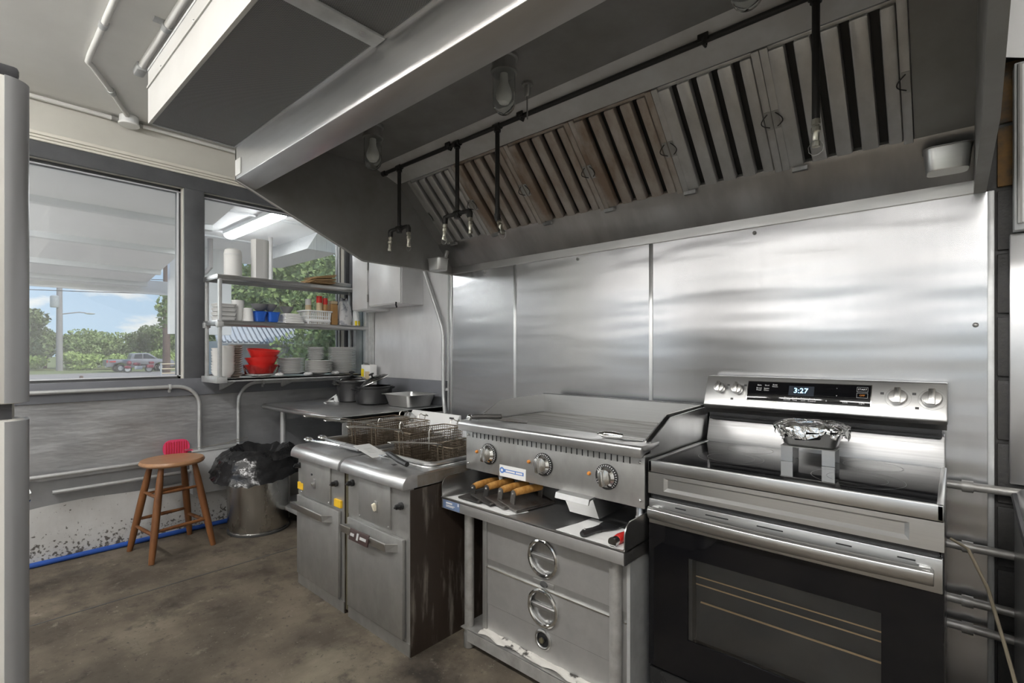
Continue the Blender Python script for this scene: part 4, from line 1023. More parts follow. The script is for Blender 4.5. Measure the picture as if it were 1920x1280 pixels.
# pressed recess in the band: four bevelled frame strips around a set-back floor
rx0, rx1, rz0, rz1 = A0 + .055, A1 - .065, .818, .862
o = .010
v = [(rx0, AF + .001, rz0), (rx1, AF + .001, rz0), (rx1, AF + .001, rz1), (rx0, AF + .001, rz1),
     (rx0 + o, AF + .0095, rz0 + o), (rx1 - o, AF + .0095, rz0 + o), (rx1 - o, AF + .0095, rz1 - o * .6), (rx0 + o, AF + .0095, rz1 - o * .6)]
bd = bpy.data.objects[[x.name for x in rg.children if x.name.startswith('front_band')][0]]
bpy.data.objects.remove(bd)
bm_ = MB()
for a in ((A0, A1, .804, rz0), (A0, A1, rz1, .875), (A0, rx0, rz0, rz1), (rx1, A1, rz0, rz1)): bm_.box(a[0], a[1], AF + .001, AF + .02, a[2], a[3])
bm_.build('front_band', 'steel', rg)
MB().add(v, [(0, 1, 5, 4), (1, 2, 6, 5), (2, 3, 7, 6), (3, 0, 4, 7), (4, 5, 6, 7)]).build('pressed_recess', 'steel', rg)
MB().box(A0 + .01, A1 - .01, AF + .015, AF + .03, .785, .804).build('door_gap', 'black_plastic', rg)
# oven door
dr = MB().box(A0 + .002, A1 - .002, AF + .001, AF + .022, .703, .787).build('oven_door', 'steel', rg, bevel=.003)
wz0, wz1_, wxa, wxb = .353, .618, -.642, -.140
g = MB()
for a in ((A0 + .002, A1 - .002, wz1_, .703), (A0 + .002, A1 - .002, .225, wz0), (A0 + .002, wxa, wz0, wz1_), (wxb, A1 - .002, wz0, wz1_)): g.box(a[0], a[1], AF + .002, AF + .022, a[2], a[3])
g.build('door_glass', 'black_glass', dr)
MB().box(wxa, wxb, AF + .005, AF + .008, wz0, wz1_).build('door_window', 'clear_film', dr)
pm('oven_inner', (.10, .098, .095), (.075, .073, .07), rough=.5, ns=5)
MB().box(wxa - .01, wxb + .01, AF + .042, AF + .045, wz0 - .01, wz1_ + .01).build('inner_pane', 'oven_inner', dr)
MB().box(wxa, wxa + .012, AF + .009, AF + .042, wz0, wz1_).build('window_jamb', 'oven_frame', dr)
for z, r_ in ((.53, .0022), (.475, .0028), (.555, .002)):
    MB().tube([(wxa + .03 if z < .5 else wxa + .015, AF + .034, z), (wxb, AF + .034, z)], r_, 6).build('rack_wire', 'oven_rack_lit', dr)
hd = []
for i in range(17):
    f_ = i / 16; x = A0 + .012 + (A1 - A0 - .03) * f_; b_ = math.sin(math.pi * f_)
    hd.append((x, AF - .028 - .018 * b_, .752))
v = []; f = []
for (x, y, z) in hd: v += [(x, y + .004, z - .026), (x, y - .006, z - .010), (x, y - .005, z + .008), (x, y + .006, z + .016), (x, y + .013, z + .008), (x, y + .012, z - .022)]
for i in range(16):
    for k in range(6): f.append((i * 6 + k, i * 6 + (k + 1) % 6, (i + 1) * 6 + (k + 1) % 6, (i + 1) * 6 + k))
f += [tuple(range(6))[::-1], tuple(range(96, 102))]
h = MB().add(v, f).build('handle', 'steel', dr, bevel=.002)
for x in (A0 + .03, A1 - .035): MB().box(x - .012, x + .012, AF - .03, AF + .002, .738, .765).build('handle_post', 'steel', dr, bevel=.003)
for x in (-.665, -.55, -.40, -.22, -.09):
    MB().box(x - (.035 if x in (-.55, -.40) else .018), x + (.035 if x in (-.55, -.40) else .018), AF - .0005, AF + .002, .7695, .7735).build('vent_slit', 'black_plastic', dr, bevel=.001)
MB().box(A0 + .002, A1 - .002, AF + .004, AF + .022, .06, .215).build('storage_drawer', 'black_enamel', rg, bevel=.004)
MB().box(A0 + .008, A0 + .03, AF + .024, AF + .064, .03, .875).box(A1 - .03, A1 - .008, AF + .024, AF + .064, .03, .875).build('door_frame', 'black_enamel', rg)
MB().box(A0, A0 + .006, AF + .022, 2.09, .05, .877).build('side_trim', 'black_enamel', rg)
MB().box(A1 - .006, A1, AF + .022, 2.09, .05, .877).build('side_trim', 'black_enamel', rg)

# ------------------------------------------------------------------ foil-covered pan on a small steel riser
t = thing('steel_riser', 'small two-plate steel riser on the cooktop holding up the foil pan', 'stand', (-.362, 1.915, .9125))
for x in (-.425, -.305):
    MB().box(x - .018, x + .018, 1.872, 1.876, .9128, .962).build('end_plate', 'steel', t)
    MB().box(x - .018, x + .018, 1.955, 1.959, .9128, .962).build('end_plate', 'steel', t)
MB().box(-.445, -.285, 1.872, 1.959, .9625, .9645).build('deck', 'steel_worn', t)
def tapered(nm, cx, cy, z0, z1, w0, d0, w1, d1, r, mat, par, lip=.012, th=.002, world=True):
    rings = []
    for zz, ww, dd in ((z0, w0 - .02, d0 - .02), (z0 + .006, w0, d0), (z1 - .003, w1, d1), (z1, w1 + lip, d1 + lip), (z1 + .002, w1 + lip, d1 + lip), (z1 + .002, w1 - th, d1 - th), (z0 + .008, w0 - 2 * th, d0 - 2 * th), (z0 + .004, w0 - .024, d0 - .024)):
        rings.append([(cx + a, cy + b_, zz) for a, b_ in rbox(ww, dd, min(r, ww / 2.1, dd / 2.1), 4)])
    n = len(rings[0]); v = [p for q in rings for p in q]; f = []
    for i in range(len(rings) - 1):
        for k in range(n): f.append((i * n + k, i * n + (k + 1) % n, (i + 1) * n + (k + 1) % n, (i + 1) * n + k))
    f.append(tuple(range(n))[::-1]); f.append(tuple(range((len(rings) - 1) * n, len(rings) * n)))
    return MB().add(v, f).build(nm, mat, par, world=world)
t = thing('foil_covered_pan', 'small steel pan covered with crumpled aluminium foil on the cooktop riser', 'pan', (-.362, 1.915, .965))
tapered('pan', -.362, 1.915, .966, 1.030, .150, .085, .185, .115, .02, 'alu_pan', t)
rf = random.Random(11)
def foil(u, v):
    a = 2 * math.pi * u; ca, sa = math.cos(a), math.sin(a)
    sx_ = math.copysign(abs(ca) ** .45, ca); sy_ = math.copysign(abs(sa) ** .45, sa)
    if v < .5:
        k = v / .5; x = .108 * sx_ * k; y = .070 * sy_ * k; z = 1.052 - .016 * k ** 4 + .002 * math.sin(9 * a) * k
    else:
        k = (v - .5) / .5; fl = 1 + .03 * math.sin(7 * a) * k
        dip = .022 + .022 * max(0, math.sin(3 * a + .9)) + .010 * math.sin(11 * a)
        x = .108 * sx_ * fl * (1 - .06 * k); y = .070 * sy_ * fl * (1 - .04 * k); z = 1.036 - dip * k
    j = .0026 * (.4 + v)
    return (-.362 + x + rf.uniform(-j, j), 1.915 + y + rf.uniform(-j, j), z + rf.uniform(-j, j))
fm = MB(); nu, nv = 72, 12
v = [foil(i / nu, j / nv) for i in range(nu) for j in range(nv + 1)]
f = [(i * (nv + 1) + j, ((i + 1) % nu) * (nv + 1) + j, ((i + 1) % nu) * (nv + 1) + j + 1, i * (nv + 1) + j + 1) for i in range(nu) for j in range(nv)]
fm.add(v, f).build('foil_cover', 'foil', t, smooth=20)

# ------------------------------------------------------------------ right of the range: gas lines, cord, steel cabinet, breaker panel
for z, nm in ((.85, 'topmost'), (.655, 'second'), (.48, 'third'), (.395, 'lowest')):
    pp = thing('gas_pipe', 'grey horizontal pipe behind the range, %s of four beside the cabinet' % nm, 'pipe', (.05, 2.165, z), 0, 'pipes between range and cabinet')
    MB().tube([(-.30, 2.165, z), (.40, 2.165, z)], .0135, 12).build('pipe', 'pipe_grey', pp)
    MB().lathe([(.019, -.014), (.019, .014)], (.03, 2.165, z), 10, rot_to((1, 0, 0))).build('coupling', 'pipe_grey', pp)
cp = [(-.01, 2.10, .69), (.03, 2.06, .68), (.07, 1.95, .61), (.10, 1.84, .50), (.122, 1.72, .42), (.125, 1.60, .40), (.12, 1.50, .44)]
tag(MB().tube([Vector(p) for p in cp], .0045, 8).build('power_cord', 'cord_tan'), 'tan power cord sagging between the range and the steel cabinet', 'cord')
t = thing('steel_cabinet', 'brushed steel cabinet with a rounded top edge beside the range', 'cabinet', (.5, 1.8, 0))
prof = [(.135, .02), (.135, .80)] + arc(.175, .83, .042, 180, 90, 8) + [(.86, .872), (.86, .02)]
MB().prism(prof, 'y', 1.36, 2.15).build('body', 'panel_steel', t)
MB().tube([(.137, 2.14, .845), (.134, 1.9, .83), (.132, 1.6, .81), (.135, 1.37, .80)], .010, 8).build('edge_gasket', 'fridge_dark', t)
MB().box(.14, .86, 1.345, 1.36, .06, .80).build('door', 'panel_steel', t, bevel=.006)
for x in (.18, .82):
    for y in (1.40, 2.1): MB().cyl((x, y, 0), (x, y, .03), .02, seg=10).build('foot', 'black_plastic', t)
MB().box(.126, 1.2, YF - .035, YF - .0125, .873, 1.648).build('wall_sheet', 'panel_steel', wall_range, bevel=.004)
t = thing('breaker_panel', 'white steel breaker panel with piano hinge and printed notice on the block wall', 'electrical panel', (.4, YF - .05, 1.66))
MB().box(.134, .72, YF - .07, YF - .0125, 1.652, 2.16).build('enclosure', 'box_grey', t, bevel=.004)
MB().box(.150, .71, YF - .082, YF - .07, 1.672, 2.148).build('door', 'label_white', t, bevel=.003)
MB().cyl((.146, YF - .078, 1.67), (.146, YF - .078, 2.15), .006, seg=8).build('hinge', 'steel_worn', t)
nl = MB().box(.168, .30, YF - .0835, YF - .0815, 1.70, 1.80).build('notice', 'paper', t)
for k in range(5): MB().box(.173, .29, YF - .0842, YF - .0833, 1.712 + .014 * k, 1.7145 + .014 * k).build('notice_line', 'print_dark', nl)
text('notice_mark', '(U)', .022, (.186, YF - .0842, 1.788), RX90, 'print_dark', nl)
def film(u, v):
    x = .098 + .6 * u; z = 2.80 - (.62 + .04 * math.sin(6 * u)) * v
    return (x + .012 * math.sin(7 * v + 3 * u) * v, YF - .10 - .035 * math.sin(3.1 * v + 2 * u) - .012 * math.sin(13 * u + 4 * v), z)
tag(MB().grid(film, 40, 30).build('plastic_sheeting', 'white_film', thick=.001), 'crumpled white plastic sheeting hanging above the breaker panel', 'plastic sheet')

# ------------------------------------------------------------------ prep table in the corner
TZ = .888
tb = thing('prep_table', 'stainless prep table with rolled edge in the corner beside the fryers', 'table', (-3.3, 1.93, 0))
T0, T1, TY0, TY1 = -3.90, -2.742, 1.53, 2.345
MB().box(T0, T1, TY0 + .012, TY1, TZ - .035, TZ).build('top', 'steel_top', tb, bevel=.002)
MB().tube([(T0 + .012, TY0 + .012, TZ - .018), (T1, TY0 + .012, TZ - .018)], .018, 12).build('rolled_edge', 'steel', tb)
MB().tube([(T0 + .012, TY0 + .012, TZ - .018), (T0 + .012, TY1, TZ - .018)], .018, 12).build('rolled_edge', 'steel', tb)
MB().box(T1 - .004, T1, TY0 + .01, TY1, TZ - .12, TZ + .002).build('end_apron', 'galvanised', tb)
for x in (T0 + .055, T1 - .10):
    for y in (TY0 + .135, TY1 - .08):
        lg = MB().lathe([(.021, .05), (.021, TZ - .03)], (x, y, 0), 14).build('leg', 'galvanised', tb)
        MB().lathe([(.016, 0), (.024, .005), (.024, .05), (.021, .055)], (x, y, 0), 14).build('foot', 'steel_worn', lg)
MB().box(T0 + .06, T1 - .05, TY0 + .05, TY1 - .04, .135, .165).build('undershelf', 'galvanised', tb, bevel=.004)
# cloth rag hanging over the undershelf edge
def rag(u, v):
    x = -3.18 + .26 * u + .01 * math.sin(9 * v); y = TY0 + .20 - .17 * v; z = .172 + .012 * math.sin(7 * u + 2) * (1 - v)
    if v > .8: z -= (v - .8) * .3; y = TY0 + .046
    return (x, y + .008 * math.sin(11 * u), z)
tag(MB().grid(rag, 20, 14).build('cloth_rag', 'towel', thick=.004), 'crumpled white rag lying on the shelf under the prep table', 'rag')
# slow cookers
def cooker(x, y, r, h, label, lid):
    t = thing('slow_cooker', label, 'slow cooker', (x, y, TZ))
    MB().lathe([(r * .80, 0), (r * .90, .008), (r * .97, h * .3), (r, h), (r * 1.05, h + .006), (r * 1.05, h + .016), (r * .95, h + .018), (r * .92, h * .9)], (x, y, TZ), 32).build('pot', 'pot_black', t)
    for s_ in (-1, 1):
        MB().tube([(x - .03, y + s_ * r * .98, TZ + h - .01), (x - .022, y + s_ * (r + .03), TZ + h), (x + .022, y + s_ * (r + .03), TZ + h), (x + .03, y + s_ * r * .98, TZ + h - .01)], .007, 8).build('side_handle', 'pot_black', t)
    if lid == 'flat':
        MB().lathe([(r * .98, 0), (r, .006), (r * .75, .03), (r * .3, .042), (.002, .044)], (x, y, TZ + h + .018), 32).build('lid', 'clear_film', t)
        MB().tube([(x + r * .99 * math.cos(R(a)), y + r * .99 * math.sin(R(a)), TZ + h + .02) for a in range(0, 360, 12)], .004, 6, closed=True).build('lid_rim', 'chrome', t)
        MB().lathe([(.008, 0), (.008, .015), (.022, .02), (.022, .03), (.004, .034)], (x, y, TZ + h + .06), 14).build('lid_knob', 'black_plastic', t)
    return t
cooker(-3.56, 2.08, .118, .145, 'tall black slow cooker pot with lid next to the plate rack', 'flat')
cooker(-3.285, 2.10, .138, .118, 'wide black slow cooker pot in front, tilted glass lid across it', '')
t = thing('glass_lid', 'tilted glass lid with chrome rim resting across the wide black pot', 'lid', (-3.28, 2.10, TZ + .137))
q = Matrix.Rotation(R(20), 3, 'X') @ Matrix.Rotation(R(-12), 3, 'Y')
cc = Vector((-3.275, 2.10, TZ + .170))
MB().lathe([(.118, 0), (.12, .004), (.09, .022), (.04, .034), (.002, .036)], cc, 32, q).build('dome', 'clear_film', t)
MB().tube([cc + q @ Vector((.12 * math.cos(R(a)), .12 * math.sin(R(a)), .001)) for a in range(0, 360, 12)], .005, 6, closed=True).build('rim', 'chrome', t)
MB().lathe([(.007, 0), (.007, .014), (.02, .018), (.02, .028), (.003, .031)], cc + q @ Vector((0, 0, .034)), 12, q).build('knob', 'black_plastic', t)
t = thing('steam_pan', 'empty stainless steam table pan with flanged rim on the prep table', 'pan', (-2.95, 2.17, TZ))
tapered('pan', -2.935, 2.175, TZ, TZ + .088, .255, .20, .30, .245, .03, 'alu_pan', t, lip=.035)
cr = [(-3.66, 2.02, TZ + .03), (-3.62, 1.98, TZ + .012), (-3.64, 1.92, TZ + .006), (-3.58, 1.86, TZ + .006), (-3.52, 1.84, TZ + .006)]
cc_ = thing('white_cord', 'white plugged cord looped on the prep table beside the black pots', 'cord', (-3.6, 1.95, TZ))
MB().tube(cr, .005, 8).build('cable', 'white_plastic', cc_)
MB().tube([(-3.66, 2.02, TZ + .06), (-3.70, 1.98, TZ + .02), (-3.66, 1.93, TZ + .006), (-3.60, 1.95, TZ + .006)], .005, 8).build('cable', 'white_plastic', cc_)
MB().box(-3.625, -3.585, 1.96, 1.99, TZ, TZ + .05).build('plug', 'white_plastic', cc_, bevel=.006)
# ------------------------------------------------------------------ grey steel boxes and conduit on the corner wall
t = thing('disconnect_box', 'large grey steel disconnect box on the corner wall under the hood', 'electrical box', (-3.22, 2.26, 1.633))
MB().box(-3.431, -3.007, 2.158, YB - .004, 1.633, 2.30).build('enclosure', 'box_pale', t, bevel=.004)
MB().box(-3.425, -3.012, 2.148, 2.158, 1.64, 2.29).build('cover', 'box_pale', t, bevel=.003)
MB().tube([(-3.06, 2.145, 1.645), (-3.055, 2.14, 1.625), (-3.045, 2.14, 1.605)], .006, 6).build('latch', 'black_plastic', t)
t = thing('disconnect_box', 'narrow grey steel box between the window corner and the large disconnect box', 'electrical box', (-3.56, 2.26, 1.60))
MB().box(-3.675, -3.446, 2.158, YB - .004, 1.61, 2.30).build('enclosure', 'box_pale', t, bevel=.004)
MB().box(-3.67, -3.45, 2.148, 2.158, 1.617, 2.29).build('cover', 'box_pale', t, bevel=.003)
for z in (1.70, 1.95): MB().cyl((-3.447, 2.15, z - .03), (-3.447, 2.15, z + .03), .006, seg=8).build('hinge', 'steel_worn', t)
cd = thing('corner_conduit', 'bent grey conduit running down the corner wall to the prep table', 'conduit', (-2.75, 2.33, .9))
MB().tube([(-3.0, 2.33, 2.0), (-2.965, 2.33, 1.88), (-2.90, 2.33, 1.75), (-2.80, 2.33, 1.55), (-2.76, 2.33, 1.46), (-2.745, 2.33, 1.40), (-2.745, 2.33, 1.0), (-2.742, 2.33, .95), (-2.725, 2.32, .90), (-2.69, 2.30, .84)], .014, 10).build('tube', 'galvanised', cd)
MB().lathe([(.019, -.025), (.019, .025)], (-2.745, 2.33, 1.24), 12).build('coupling', 'galvanised', cd)
MB().box(-2.775, -2.70, 2.338, 2.352, 1.0, 1.02).build('strap', 'galvanised', cd)
MB().box(-2.70, -2.69, YB - .03, YB - .006, .80, 1.9).build('strut', 'galvanised', cd)
# ------------------------------------------------------------------ conduits and raceway on the window wall
cx_ = XW + .045
def conduit(label, pts, straps=(), r=.013):
    t = thing('wall_conduit', label, 'conduit', pts[0], 0)
    MB().tube(pts, r, 10).build('tube', 'galvanised', t)
    for (y, z, ax) in straps:
        s_ = MB().box(XW + .026, cx_ + .016, y - .008, y + .008, z - .018, z + .017).build('strap', 'galvanised', t, bevel=.003)
        MB().box(XW + .026, XW + .032, y - .008, y + .008, z - .04, z - .016).build('strap_tab', 'galvanised', t, bevel=.002)
    return t
zc1 = 1.037
bend = [(cx_, 1.02 + .14 * math.sin(R(a)), zc1 - .14 + .14 * math.cos(R(a))) for a in range(0, 91, 10)]
conduit('grey conduit along the sill that bends down into the raceway, on the stool side', [(cx_, -1.5, zc1)] + bend + [(cx_, 1.16, .575)], [(.98, zc1, 0), (-.4, zc1, 0)])
bend = [(cx_, 1.56 - .14 * math.sin(R(a)), zc1 + .005 - .14 + .14 * math.cos(R(a))) for a in range(0, 91, 10)]
conduit('grey conduit along the sill that bends down into the raceway, under the plate rack', [(cx_, 2.33, zc1 + .005)] + bend + [(cx_, 1.42, .575)], [(1.6, zc1 + .005, 0)])
conduit('upper of two low horizontal conduits running into the raceway behind the stool', [(cx_, -1.5, .535), (cx_, 1.11, .535)], [(.25, .535, 0)])
conduit('lower of two low horizontal conduits running into the raceway behind the stool', [(cx_, .38, .432), (cx_, 1.11, .432)])
t = thing('raceway_box', 'pale grey metal raceway box low on the window wall behind the trash can', 'electrical box', (XW + .05, 1.3, .27))
MB().box(XW + .012, XW + .095, 1.105, 1.50, .27, .575).build('enclosure', 'box_grey', t, bevel=.003)
MB().box(XW + .012, XW + .10, 1.10, 1.505, .568, .582).build('lid', 'galvanised', t, bevel=.002)
for y in (1.13, 1.47): MB().sphere((XW + .10, y, .555), .005, 8, 4).build('screw', 'chrome', t)
t = thing('fly_swatter', 'pink fly swatter with a wire handle propped on the raceway box behind the stool', 'fly swatter', (XW + .06, 1.0, .583))
q = Matrix.Rotation(R(-14), 3, 'Y')
pts = [(a, b_) for a, b_ in rbox(.16, .115, .05, 5)]
MB().add([(XW + .055 + .004 * math.sin(40 * a), 1.015 + a, .600 + b_ + .012) for a, b_ in pts], [tuple(range(len(pts)))]).build('paddle', 'pink_mesh', t, thick=.003)
for k in range(9):
    y = .955 + .015 * k
    MB().box(XW + .058, XW + .0605, y - .0015, y + .0015, .565, .655).build('rib', 'red_plastic', t)
MB().tube([(XW + .07, 1.06, .592), (XW + .085, 1.20, .600), (XW + .085, 1.33, .607), (XW + .085, 1.36, .618), (XW + .085, 1.46, .632), (XW + .085, 1.475, .622), (XW + .085, 1.46, .612), (XW + .085, 1.36, .606), (XW + .085, 1.33, .602)], .003, 6).build('wire_handle', 'wire_bright', t)
MB().box(XW + .05, XW + .075, 1.06, 1.11, .583, .588).build('paddle_foot', 'pink_mesh', t)
tag(MB().tube([(XW + .032, -1.5, .016), (XW + .032, 2.3, .016)], .016, 12).build('water_pipe', 'blue_pipe'), 'blue plastic water pipe along the foot of the window wall', 'pipe')
# ceiling conduits and junction box
jx, jy = -4.02, .745
t = thing('junction_box', 'white round junction box where the ceiling conduits meet the window wall', 'junction box', (jx, jy, 2.75))
MB().lathe([(.05, 0), (.052, .004), (.052, .045), (.045, .05)], (jx, jy, 2.768), 20).build('body', 'white_plastic', t)
MB().lathe([(.056, 0), (.058, .002), (.058, .012), (.05, .014)], (jx, jy, 2.756), 20).build('cover', 'lamp_white', t)
cz = ZC - .018
t = thing('ceiling_conduit', 'painted conduit bending across the ceiling down to the junction box', 'conduit', (-3.4, .45, cz))
MB().tube([(-.5, .452, cz), (-3.32, .452, cz), (-3.39, .455, cz), (-3.42, .475, cz), (-3.68, .60, cz), (-3.97, .725, cz), (-4.0, .738, cz - .008), (-4.015, .745, cz - .03)], .014, 10).build('tube', 'ceiling_paint', t)
for p, d in (((-2.95, .452, cz), (1, 0, 0)), ((-3.68, .60, cz), (-.9, .42, 0))): MB().lathe([(.019, -.022), (.019, .022)], p, 12, rot_to(d)).build('coupling', 'galvanised', t)
t = thing('ceiling_conduit', 'straight painted conduit on the ceiling beside the hood plenum', 'conduit', (-3.2, .653, cz))
MB().tube([(-.5, .653, cz), (-3.22, .653, cz)], .017, 10).build('tube', 'ceiling_paint', t)
MB().box(-3.31, -3.215, .628, .678, cz - .03, ZC).build('elbow_body', 'galvanised', t, bevel=.012)
MB().lathe([(.023, -.02), (.023, .02)], (-2.75, .653, cz), 12, rot_to((1, 0, 0))).build('coupling', 'galvanised', t)
MB().box(-2.77, -2.73, .60, .66, ZC - .008, ZC).build('strap', 'galvanised', t)
t = thing('wall_conduit', 'thin painted conduit along the top of the window wall', 'conduit', (XW + .03, .7, 2.79))
MB().tube([(XW + .03, -1.6, 2.795), (XW + .03, .69, 2.795)], .013, 8).build('tube', 'ceiling_paint', t)
MB().tube([(XW + .03, .80, 2.795), (XW + .03, 2.3, 2.795)], .013, 8).build('tube', 'ceiling_paint', t)
for y in (.68, .81): MB().lathe([(.018, -.018), (.018, .018)], (XW + .03, y, 2.795), 10, rot_to((0, 1, 0))).build('coupling', 'steel_worn', t)
# ------------------------------------------------------------------ wooden stool
sx, sy = -3.81, .935
t = thing('wooden_stool', 'round-seated brown wooden stool standing by the window wall', 'stool', (sx, sy, 0))
MB().lathe([(.13, .553), (.172, .556), (.180, .566), (.180, .574), (.172, .585), (.12, .588), (.001, .586)], (sx, sy, 0), 40).build('seat', 'stool_seat', t)
feet = [(-3.955, .735), (-3.60, .775), (-3.67, 1.13), (-4.005, 1.085)]
tops = [(sx - .085, sy - .10), (sx + .10, sy - .085), (sx + .085, sy + .10), (sx - .10, sy + .085)]
def legpt(i, z): f_ = z / .555; return Vector((feet[i][0] + (tops[i][0] - feet[i][0]) * f_, feet[i][1] + (tops[i][1] - feet[i][1]) * f_, z))
for i in range(4):
    zz = [0, .05, .18, .32, .45, .555]
    MB().tube([legpt(i, z) for z in zz], [.0155, .018, .021, .0215, .0195, .015], 12).build('leg', 'stool_wood', t)
for i, (za, zb) in enumerate(((.16, .16), (.18, .18), (.16, .16), (.20, .20))):
    MB().tube([legpt(i, za), (legpt(i, za) + legpt((i + 1) % 4, zb)) / 2, legpt((i + 1) % 4, zb)], [.009, .012, .009], 10).build('rung', 'stool_wood', t)
for i, za in ((0, .375), (1, .40), (3, .36)):
    MB().tube([legpt(i, za), (legpt(i, za) + legpt((i + 1) % 4, za)) / 2, legpt((i + 1) % 4, za)], [.008, .011, .008], 10).build('rung', 'stool_wood', t)
# ------------------------------------------------------------------ trash can
kx, ky = -3.778, 1.463
t = thing('trash_can', 'dented stainless trash can with a black bag liner by the prep table', 'trash can', (kx, ky, 0))
MB().lathe([(.198, .004), (.202, .012), (.194, .02), (.203, .05), (.208, .50), (.208, .53)], (kx, ky, 0), 48).build('body', 'can_steel', t)
MB().lathe([(.204, 0), (.206, .004), (.206, .014), (.20, .016)], (kx, ky, 0), 40).build('base_ring', 'print_dark', t)
rb = random.Random(5)
ph = [rb.uniform(0, 6.28) for _ in range(8)]
def bag(i, j, nu, nv):
    a = 2 * math.pi * i / nu; k = j / nv
    wob = .5 * math.sin(3 * a + ph[0]) + .3 * math.sin(7 * a + ph[1]) + .22 * math.sin(13 * a + ph[2])
    if k < .45:      # collar hanging outside
        q_ = k / .45; r = .325 - .06 * q_ + .022 * wob * (1 - q_); z = .405 + .13 * q_ + .025 * math.sin(2 * a + ph[3]) * (1 - q_)
    elif k < .7:
        q_ = (k - .45) / .25; r = .265 - .075 * q_ + .012 * wob; z = .535 + .055 * q_ + .02 * wob
    else:
        q_ = (k - .7) / .3; r = .19 - .14 * q_; z = .59 - .16 * q_ + .02 * wob * (1 - q_)
    j_ = .009
    r = min(r + rb.uniform(-j_, j_), .34)
    x = kx + r * math.cos(a); y = ky + r * math.sin(a)
    return (max(x, XW + .115), y, z + rb.uniform(-j_, j_))
nu, nv = 56, 16
v = [bag(i, j, nu, nv) for i in range(nu) for j in range(nv + 1)]
f = [(i * (nv + 1) + j, ((i + 1) % nu) * (nv + 1) + j, ((i + 1) % nu) * (nv + 1) + j + 1, i * (nv + 1) + j + 1) for i in range(nu) for j in range(nv)]
MB().add(v, f).build('bag_liner', 'bag_black', t, smooth=50)
# ------------------------------------------------------------------ fridge at the frame's edge
t = thing('refrigerator', 'pale top-freezer refrigerator with rounded door edges beside the window', 'refrigerator', (-1.5, -.28, 0))
FX1 = -1.15
MB().box(-1.86, FX1 - .07, -.66, .066, .03, 1.73).build('cabinet', 'fridge_white', t, bevel=.006)
for nm, z0, z1 in (('freezer_door', 1.198, 1.735), ('fridge_door', .06, 1.172)):
    pl_ = [(FX1 - .062, .075), (FX1 - .062, -.665), (FX1, -.665), (FX1, .045)] + arc(FX1 - .028, .050, .028, 0, 90, 8)[1:] 
    d = MB().prism(pl_, 'z', z0, z1).build(nm, 'fridge_white', t, bevel=.006)
    pl2 = [(FX1 - .030, .082), (FX1 + .004, .052), (FX1 + .004, .060), (FX1 - .024, .086)]
    MB().prism([(FX1 - .062, .077), (FX1 - .062, .0815), (FX1 - .03, .0815)] + arc(FX1 - .028, .0505, .031, 90, 0, 8) + [(FX1 + .001, .050), (FX1 + .001, .056)][:1], 'z', z0 + .002, z1 - .002).build('edge_trim', 'fridge_grey', d)
    MB().tube([(FX1 + .002, -.60, z0 + .1), (FX1 + .04, -.60, z0 + .13), (FX1 + .04, -.60, z0 + .40), (FX1 + .002, -.60, z0 + .43)], .012, 8).build('handle', 'fridge_grey', d)
MB().box(FX1 - .06, FX1 - .02, -.64, .06, 1.168, 1.202).build('door_gap', 'fridge_dark', t)
MB().box(FX1 - .10, FX1 - .005, -.02, .068, 1.735, 1.755).build('hinge_cover', 'fridge_dark', t, bevel=.006)
for x in (-1.8, FX1 - .12):
    for y in (-.6, .0): MB().cyl((x, y, 0), (x, y, .032), .02, seg=10).build('foot', 'black_plastic', t)
# storage tub just showing past the fridge, on a crate stack
t = thing('milk_crate', 'grey milk crate hidden behind the refrigerator carrying a blue tub', 'crate', (-2.25, .06, 0))
for z in (.0, .38):
    for a in ((-2.42, -2.41, -.12, .13), (-2.11, -2.10, -.12, .13), (-2.42, -2.10, -.12, -.11), (-2.42, -2.10, .12, .13)): MB().box(a[0], a[1], a[2], a[3], z, z + .375).build('side', 'smoke_plastic', t)
    MB().box(-2.42, -2.10, -.12, .13, z, z + .01).build('floor_panel', 'smoke_plastic', t)
t = thing('plastic_tub', 'blue plastic tub with a white lid peeking out past the refrigerator', 'tub', (-2.24, .065, .757))
tapered('tub', -2.24, .057, .757, .822, .26, .17, .27, .18, .03, 'blue_plastic', t, lip=.006)
tapered('lid', -2.24, .057, .824, .846, .285, .19, .28, .185, .03, 'white_plastic', t, lip=.004)

# ------------------------------------------------------------------ wall rack in front of the second window
RX0, RX1, RY0, RY1 = -4.02, -3.72, 1.175, 2.335
ZT, ZM, ZB = 1.812, 1.498, 1.096
rk = thing('plate_rack', 'three-tier stainless rack fixed across the window above the prep table', 'shelf', ((RX0 + RX1) / 2, 1.75, ZB))
for nm, z in (('top_shelf', ZT), ('middle_shelf', ZM)):
    prof = [(RX0, z - .03), (RX0, z), (RX1 - .02, z)] + arc(RX1 - .02, z - .019, .019, 90, -90, 8) + [(RX1 - .02, z - .034), (RX1 - .022, z - .004), (RX0 + .004, z - .004), (RX0 + .004, z - .03)]
    # profile in x-z extruded along y
    MB().prism(prof, 'y', RY0, RY1).build(nm, 'steel', rk)
    MB().box(RX0, RX1 - .004, RY0 - .003, RY0 + .001, z - .034, z).build('shelf_end', 'steel_side', rk, bevel=.001)
MB().box(RX0, RX1, RY0, RY1, ZB - .012, ZB).build('bottom_shelf', 'steel_top', rk)
MB().box(RX1 - .006, RX1, RY0, RY1, ZB - .022, ZB + .002).build('shelf_lip', 'galvanised', rk)
